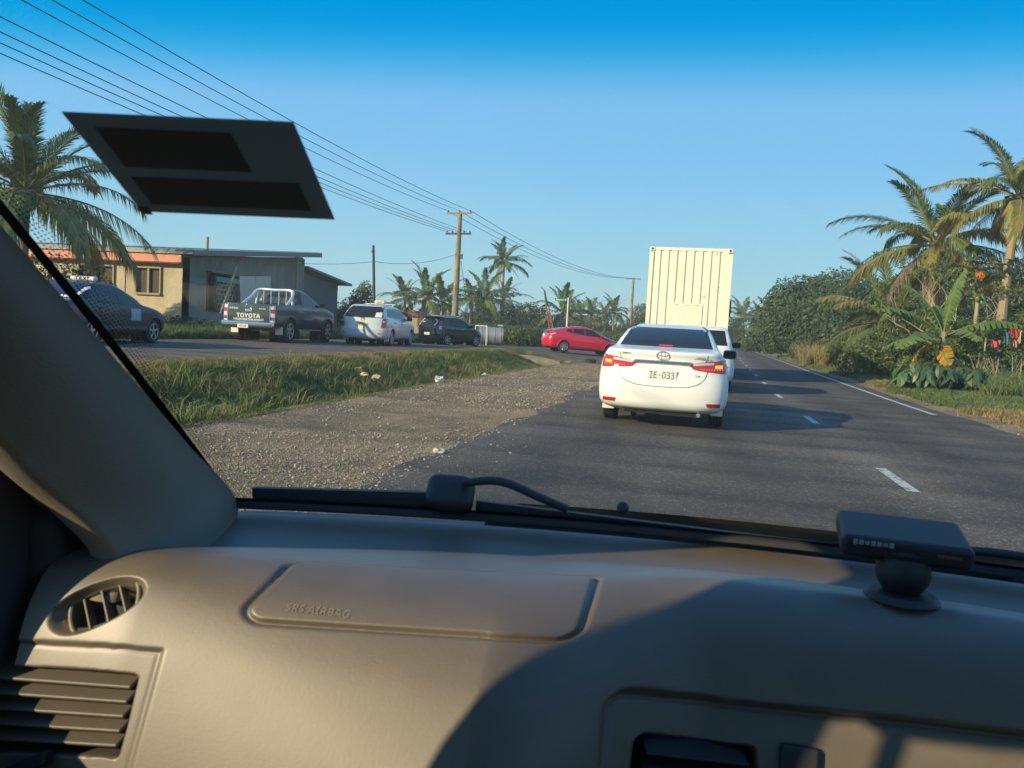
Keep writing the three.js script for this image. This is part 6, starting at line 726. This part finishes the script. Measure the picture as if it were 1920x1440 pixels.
{
  const p = xz(1768, 27.6), g = thing('banana_plant', 'banana plant with yellow and brown hanging old leaves', 'banana plant', p), bananaScale = g.scale.setScalar(1.32), BG = [[0.12, 0.2, 0.045], [0.15, 0.225, 0.055]], BY = [[0.55, 0.30, 0.02], [0.48, 0.24, 0.015], [0.3, 0.26, 0.04]], BB = [[0.36, 0.19, 0.08], [0.28, 0.15, 0.06], [0.2, 0.16, 0.05]]; part('stem', taper([V(0, -0.1, 0), V(0, 0.7, 0), V(0.02, 1.45, 0)], 0.13, 0.08, 8, 10), mat('banana stem', L(0.2, 0.2, 0.08), 0.7), g);
  const put = (geo, ry, y, s, rx = 0) => { const m = part('leaf', geo, M.leaf, g); m.position.set(0, y, 0); m.rotation.order = 'YXZ'; m.rotation.y = ry; m.rotation.x = rx; m.scale.setScalar(s); };
  put(bananaLeaf(1, 1.8, 1.5, 0.5, BG, 0.2), 0.3, 1.4, 1); put(bananaLeaf(2, 1.9, 1.2, 1.0, BG, 0.2), 2.6, 1.35, 1); put(bananaLeaf(3, 2.0, 0.75, 1.2, BG, 0.4), 3.3, 1.3, 1); put(bananaLeaf(4, 2.0, 0.6, 1.2, BG, 0.4), -0.15, 1.3, 1); put(bananaLeaf(5, 1.8, 0.45, 1.3, BG, 0.5), -1.3, 1.25, 0.9); put(bananaLeaf(6, 2.0, 0.3, 1.3, BG, 0.5), 3.9, 1.25, 1); put(bananaLeaf(7, 1.6, 0.9, 0.9, BG, 0.3), 1.5, 1.35, 1); put(bananaLeaf(8, 1.7, 0.2, 1.4, BG, 0.4), 2.9, 1.2, 1);
  put(bananaLeaf(11, 1.5, -0.15, 1.0, BY, 0.6), -2.7, 1.15, 1, 0.9); put(bananaLeaf(12, 1.3, -0.3, 0.9, BY, 0.6), -2.1, 1.15, 1, 0.7); put(bananaLeaf(13, 1.5, -0.6, 0.9, BB, 1), -0.9, 1.1, 1); put(bananaLeaf(14, 1.4, -0.7, 0.7, BB, 1), -0.35, 1.05, 1); put(bananaLeaf(15, 1.5, -0.55, 1.0, BB, 1), -1.7, 1.0, 1); put(bananaLeaf(16, 1.3, -0.7, 0.7, BY, 1), -0.1, 1.0, 1);
}
{ // taro patch: heart leaves on stalks
  const r = rng(81), heart = (() => { const T = new Tri(), c = [1, 1, 1], P = [[0, -0.5], [0.2, -0.28], [0.3, 0.0], [0.27, 0.25], [0.15, 0.38], [0, 0.26]].map(q => V(q[0] * 0.36, 0, q[1] * 0.42)); for (let i = 0; i + 1 < P.length; i++) { const m = q => V(-q.x, -0.03, q.z), u = q => V(q.x, -0.03 * (q.x > 0.01), q.z); T.tri(V(0, 0.01, 0.02), u(P[i]), u(P[i + 1]), c); T.tri(V(0, 0.01, 0.02), m(P[i + 1]), m(P[i]), c); } return T.geo(); })();
  const cols = [mat('taro leaf', L(0.06, 0.12, 0.035), 0.45, { transmission: 0.25, side: THREE.DoubleSide }), mat('taro leaf', L(0.085, 0.15, 0.045), 0.45, { transmission: 0.25, side: THREE.DoubleSide }), mat('taro leaf', L(0.045, 0.095, 0.03), 0.45, { transmission: 0.25, side: THREE.DoubleSide })], sm = mat('taro stalk', L(0.1, 0.13, 0.04), 0.6), stalk = bar(V(0, 0, 0), V(0, 1, 0), 0.01, 0.007, 5);
  for (let i = 0; i < 44; i++) { const px = 1696 + (i % 15) * 10.2 + r() * 8, d = 23.1 + Math.floor(i / 15) * 0.5 + r() * 0.35, p = xz(px, d), g = thing('taro_plant', 'broad leaved green taro plant in the patch at the verge', 'taro plant', p, r() * 6.28, 'taro plants at the verge'); const n = 5 + Math.floor(r() * 3); for (let k = 0; k < n; k++) { const a = k / n * 6.283 + r(), h = 0.28 + r() * 0.38, q = 0.1 + r() * 0.22; const s = part('stalk', stalk, sm, g); s.position.set(0, -0.02, 0); s.scale.set(1, Math.hypot(h, q) + 0.02, 1); s.quaternion.setFromUnitVectors(V(0, 1, 0), V(Math.cos(a) * q, h, Math.sin(a) * q).normalize()); const f = part('leaf', heart, cols[Math.floor(r() * 3)], g); f.position.set(Math.cos(a) * q, h, Math.sin(a) * q); f.rotation.order = 'YXZ'; f.rotation.y = -a - Math.PI / 2 + (r() - .5); f.rotation.x = -0.75 - r() * 0.6; f.scale.setScalar(0.85 + r() * 0.6); } }
}
field('dry_grass_clump', 'tall straw coloured grass standing at the road edge by the mango tree', 260, 41, tuftD, r => { const c = xz(1538 + (r() - .5) * 60, 45 + r() * 9); return { x: c.x, z: c.z, s: 1.1 + r() * 0.7, c: mixc(DRY, YEL, r()) }; });
field('undergrowth_grass', 'mixed grass and weeds growing along the foot of the hedge', 3500, 42, tuftB, r => { const z = -24 - r() * 45, x = 6.9 + bend(z) + r() * 3.2 + (z < -32 ? 0.6 : 0.8); return { x, z, s: 0.8 + 0.9 * r(), c: mixc(mixc(GREEN, LUSH, r()), DRY, r() < 0.35 ? r() : 0) }; });
{ // washing on a line
  const a = at(1848, 640, 28.5), b = at(1990, 632, 28.5); a.y = 1.75; b.y = 2.0; const g = thing('washing_line', 'sagging clothes line strung through the shrubs', 'clothes line', V(a.x, gy(a.x, a.z), a.z)); const q = b.clone().sub(a); part('line', tube([V(0, a.y, 0), q.clone().multiplyScalar(.5).add(V(0, a.y - 0.06, 0)), q.clone().add(V(0, a.y, 0))], 0.008, 20, 4), M.ink, g); part('post', bar(V(0, 0, 0), V(0, a.y, 0), 0.03), M.paleBark, g); part('post', bar(V(q.x, -0.1, q.z), V(q.x, a.y + q.y, q.z), 0.03), M.paleBark, g);
  const cl = (px, py, w, h, c, label, n = 'hanging_cloth') => { const p = at(px, py, 28.4); const gg = surf((u, v) => [p.x + (u - .5) * w * (1 - 0.25 * (1 - v)), p.y + (v - 0.5) * h + 0.03 * Math.sin(u * 9), p.z + 0.06 * Math.sin(u * 11 + v * 2)], 12, 8); solo(n, [gg, gg.clone().translate(0, 0, -0.012)], mat('cloth', c, 0.85, DS), label, 'clothing'); };
  cl(1866, 646, 0.34, 0.28, L(0.48, 0.09, 0.11), 'bright pink garment hanging in the shrub'); cl(1896, 620, 0.2, 0.3, L(0.40, 0.03, 0.03), 'dark red garment at the top of the washing'); cl(1905, 626, 0.25, 0.28, L(0.45, 0.05, 0.04), 'scarlet garment beside the white one'); cl(1912, 632, 0.1, 0.42, L(0.7, 0.6, 0.42), 'narrow cream garment hanging beside the scarlet one'); cl(1888, 634, 0.24, 0.4, L(0.05, 0.16, 0.24), 'dull blue garment hanging beside the pink one'); cl(1904, 644, 0.2, 0.24, L(0.5, 0.22, 0.18), 'faded coral garment hanging low under the scarlet one');
}
// left and middle distance
tree('leafy_tree', 'tall narrow leafy tree behind the silver estate car', xz(668, 58), [[0, 1.5, 0, 1.4, 1.3, 1.2], [0.3, 2.6, 0, 0.95, 0.9, 0.9], [0.55, 3.4, 0, 0.55, 0.6, 0.5], [-0.9, 1.2, 0, 0.9, 0.9, 0.9]], 4200, 0.2, [...LG.mid, ...LG.olive], { r: 0.14, seed: 31 });
tree('leafy_tree', 'wide flat topped tree far behind the silver estate car', xz(720, 85), [[0, 2.4, 0, 1.9, 0.8, 1.2], [1.6, 2.2, 0, 1.3, 0.7, 1]], 2200, 0.26, [...LG.dark, ...LG.olive], { r: 0.14, seed: 32 });
tree('columnar_tree', 'narrow upright tree beside the thick pole, with two tips', xz(900, 84), [[-0.3, 3.9, 0, 0.55, 1.5, 0.5], [0.8, 3.5, 0, 0.5, 1.0, 0.5], [0.1, 2.0, 0, 1.2, 1.6, 1]], 2600, 0.26, [...LG.mid, ...LG.dark], { r: 0.14, seed: 33 });
tree('leafy_tree', 'dark rounded tree standing left of the street sign', xz(996, 80), [[-0.4, 2.9, 0, 1.2, 1.0, 1.0], [0.9, 2.6, 0, 0.9, 0.8, 0.9], [0.6, 1.2, 0, 2.2, 1.2, 1.5], [-1.6, 1.4, 0, 1.3, 1.0, 1.2]], 4200, 0.26, LG.dark, { r: 0.2, seed: 34 });
tree('leafy_tree', 'dark tree between the lone tall palm and the street sign', xz(958, 88), [[0, 2.2, 0, 1.6, 1.6, 1.3], [-1.6, 1.6, 0, 1.3, 1.2, 1.1]], 2800, 0.28, LG.dark, { r: 0.2, seed: 35 });
tree('leafy_tree', 'grey green tree rising beside the lorry', xz(1204, 120), [[0, 4.4, 0, 2.0, 1.6, 1.6], [1.4, 3.2, 0, 1.8, 1.6, 1.6], [-1.4, 2.6, 0, 1.6, 1.4, 1.4]], 3000, 0.36, [...LG.dark, ...LG.olive], { r: 0.25, seed: 36 });
tree('leafy_tree', 'dark tree at the end of the road right of the lorry', xz(1372, 125), [[0, 3.0, 0, 2.4, 2.0, 2.0], [-2, 2.4, 0, 2, 1.8, 2]], 3000, 0.36, LG.dark, { r: 0.25, seed: 37 });
const HB = 'dense green hedge bush along the far side of the junction';
for (const [px, d, w, h, sd, c] of [[925, 54, 2.0, 1.0, 41, 'mid'], [955, 53, 2.2, 1.1, 42, 'light'], [988, 54, 2.2, 1.05, 43, 'mid'], [1016, 56, 2.0, 1.0, 44, 'light'], [1050, 62, 2.4, 0.9, 45, 'mid'], [1090, 66, 2.4, 0.95, 46, 'olive'], [1130, 70, 2.6, 1.1, 47, 'light'], [1165, 74, 2.6, 1.2, 48, 'olive'], [1195, 80, 2.6, 1.2, 49, 'mid'], [898, 56, 1.6, 1.2, 50, 'mid']]) bush(HB, xz(px, d), [[0, h * 0.6, 0, w, h * 0.62, 1.3], [w * 0.5, h * 0.7, 0.2, w * 0.6, h * 0.55, 1.0]], 2000, 0.17, [...LG[c], ...LG.mid], { seed: sd, group: 'hedge bushes beyond the junction', name: 'hedge_bush' });
const SC = 'rounded green scrub tree in the belt beyond the junction'; { const r = rng(301); for (let i = 0; i < 18; i++) { const px = 690 + i * 30 + r() * 14, d = 92 + r() * 25, h = 1.7 + r() * 1.1; tree('scrub_tree', SC, xz(px, d), [[0, h * 0.62, 0, 1.9 + r(), h * 0.55, 1.6], [1.3, h * 0.45, 0, 1.5, h * 0.45, 1.3]], 1500, 0.34, [LG.dark, LG.mid, LG.olive][i % 3], { r: 0.12, seed: 310 + i, group: 'scrub trees beyond the junction' }); } }
bush('dark leafy hedge under the palm beside the taxi', xz(70, 29), [[0, 1.2, 0, 2.0, 1.5, 1.0], [2.0, 1.1, 0.1, 1.4, 1.3, 0.9], [-2.2, 1.4, 0, 1.7, 1.5, 1.0]], 4200, 0.17, LG.dark, { seed: 61 });
bush('tufted dark shrub in front of the cream house wall', xz(335, 33), [[0, 0.3, 0, 1.2, 0.35, 0.4], [1.4, 0.25, 0, 0.9, 0.3, 0.4]], 1500, 0.13, LG.dark, { seed: 62 });
{ // the low wood that closes the view, one mass of foliage
  const bl = [], r = rng(91); for (let i = 0; i < 70; i++) { const px = 560 + i * 12.6 + r() * 10, d = 135 + r() * 50, p = at(px, 640, d); bl.push([p.x, 1.3 + r() * 0.8, p.z, 3.2 + r() * 2, 1.6 + r() * 1.5, 2.5]); } for (let i = 0; i < 60; i++) { const p = at(-900 + i * 24, 640, 150 + r() * 40); bl.push([p.x, 1.6 + r(), p.z, 5 + r() * 3, 2 + r() * 2, 4]); } for (let i = 0; i < 40; i++) { const p = at(1560 + i * 40, 640, 120 + r() * 50); bl.push([p.x, 2.4 + r(), p.z, 5 + r() * 3, 3 + r() * 2, 4]); }
  const m = shade(new THREE.Mesh(leafCloud(92, bl, 30000, 0.8, [...LG.dark, ...LG.mid, ...LG.olive], { aspect: 0.7 }), M.leaf)); stuff(m, 'far_woodland', 'low continuous belt of far trees along the horizon', 'woodland');
}
scene.fog = new THREE.FogExp2(0xcfe0e4, 0.0011);
renderer.render(scene, camera);
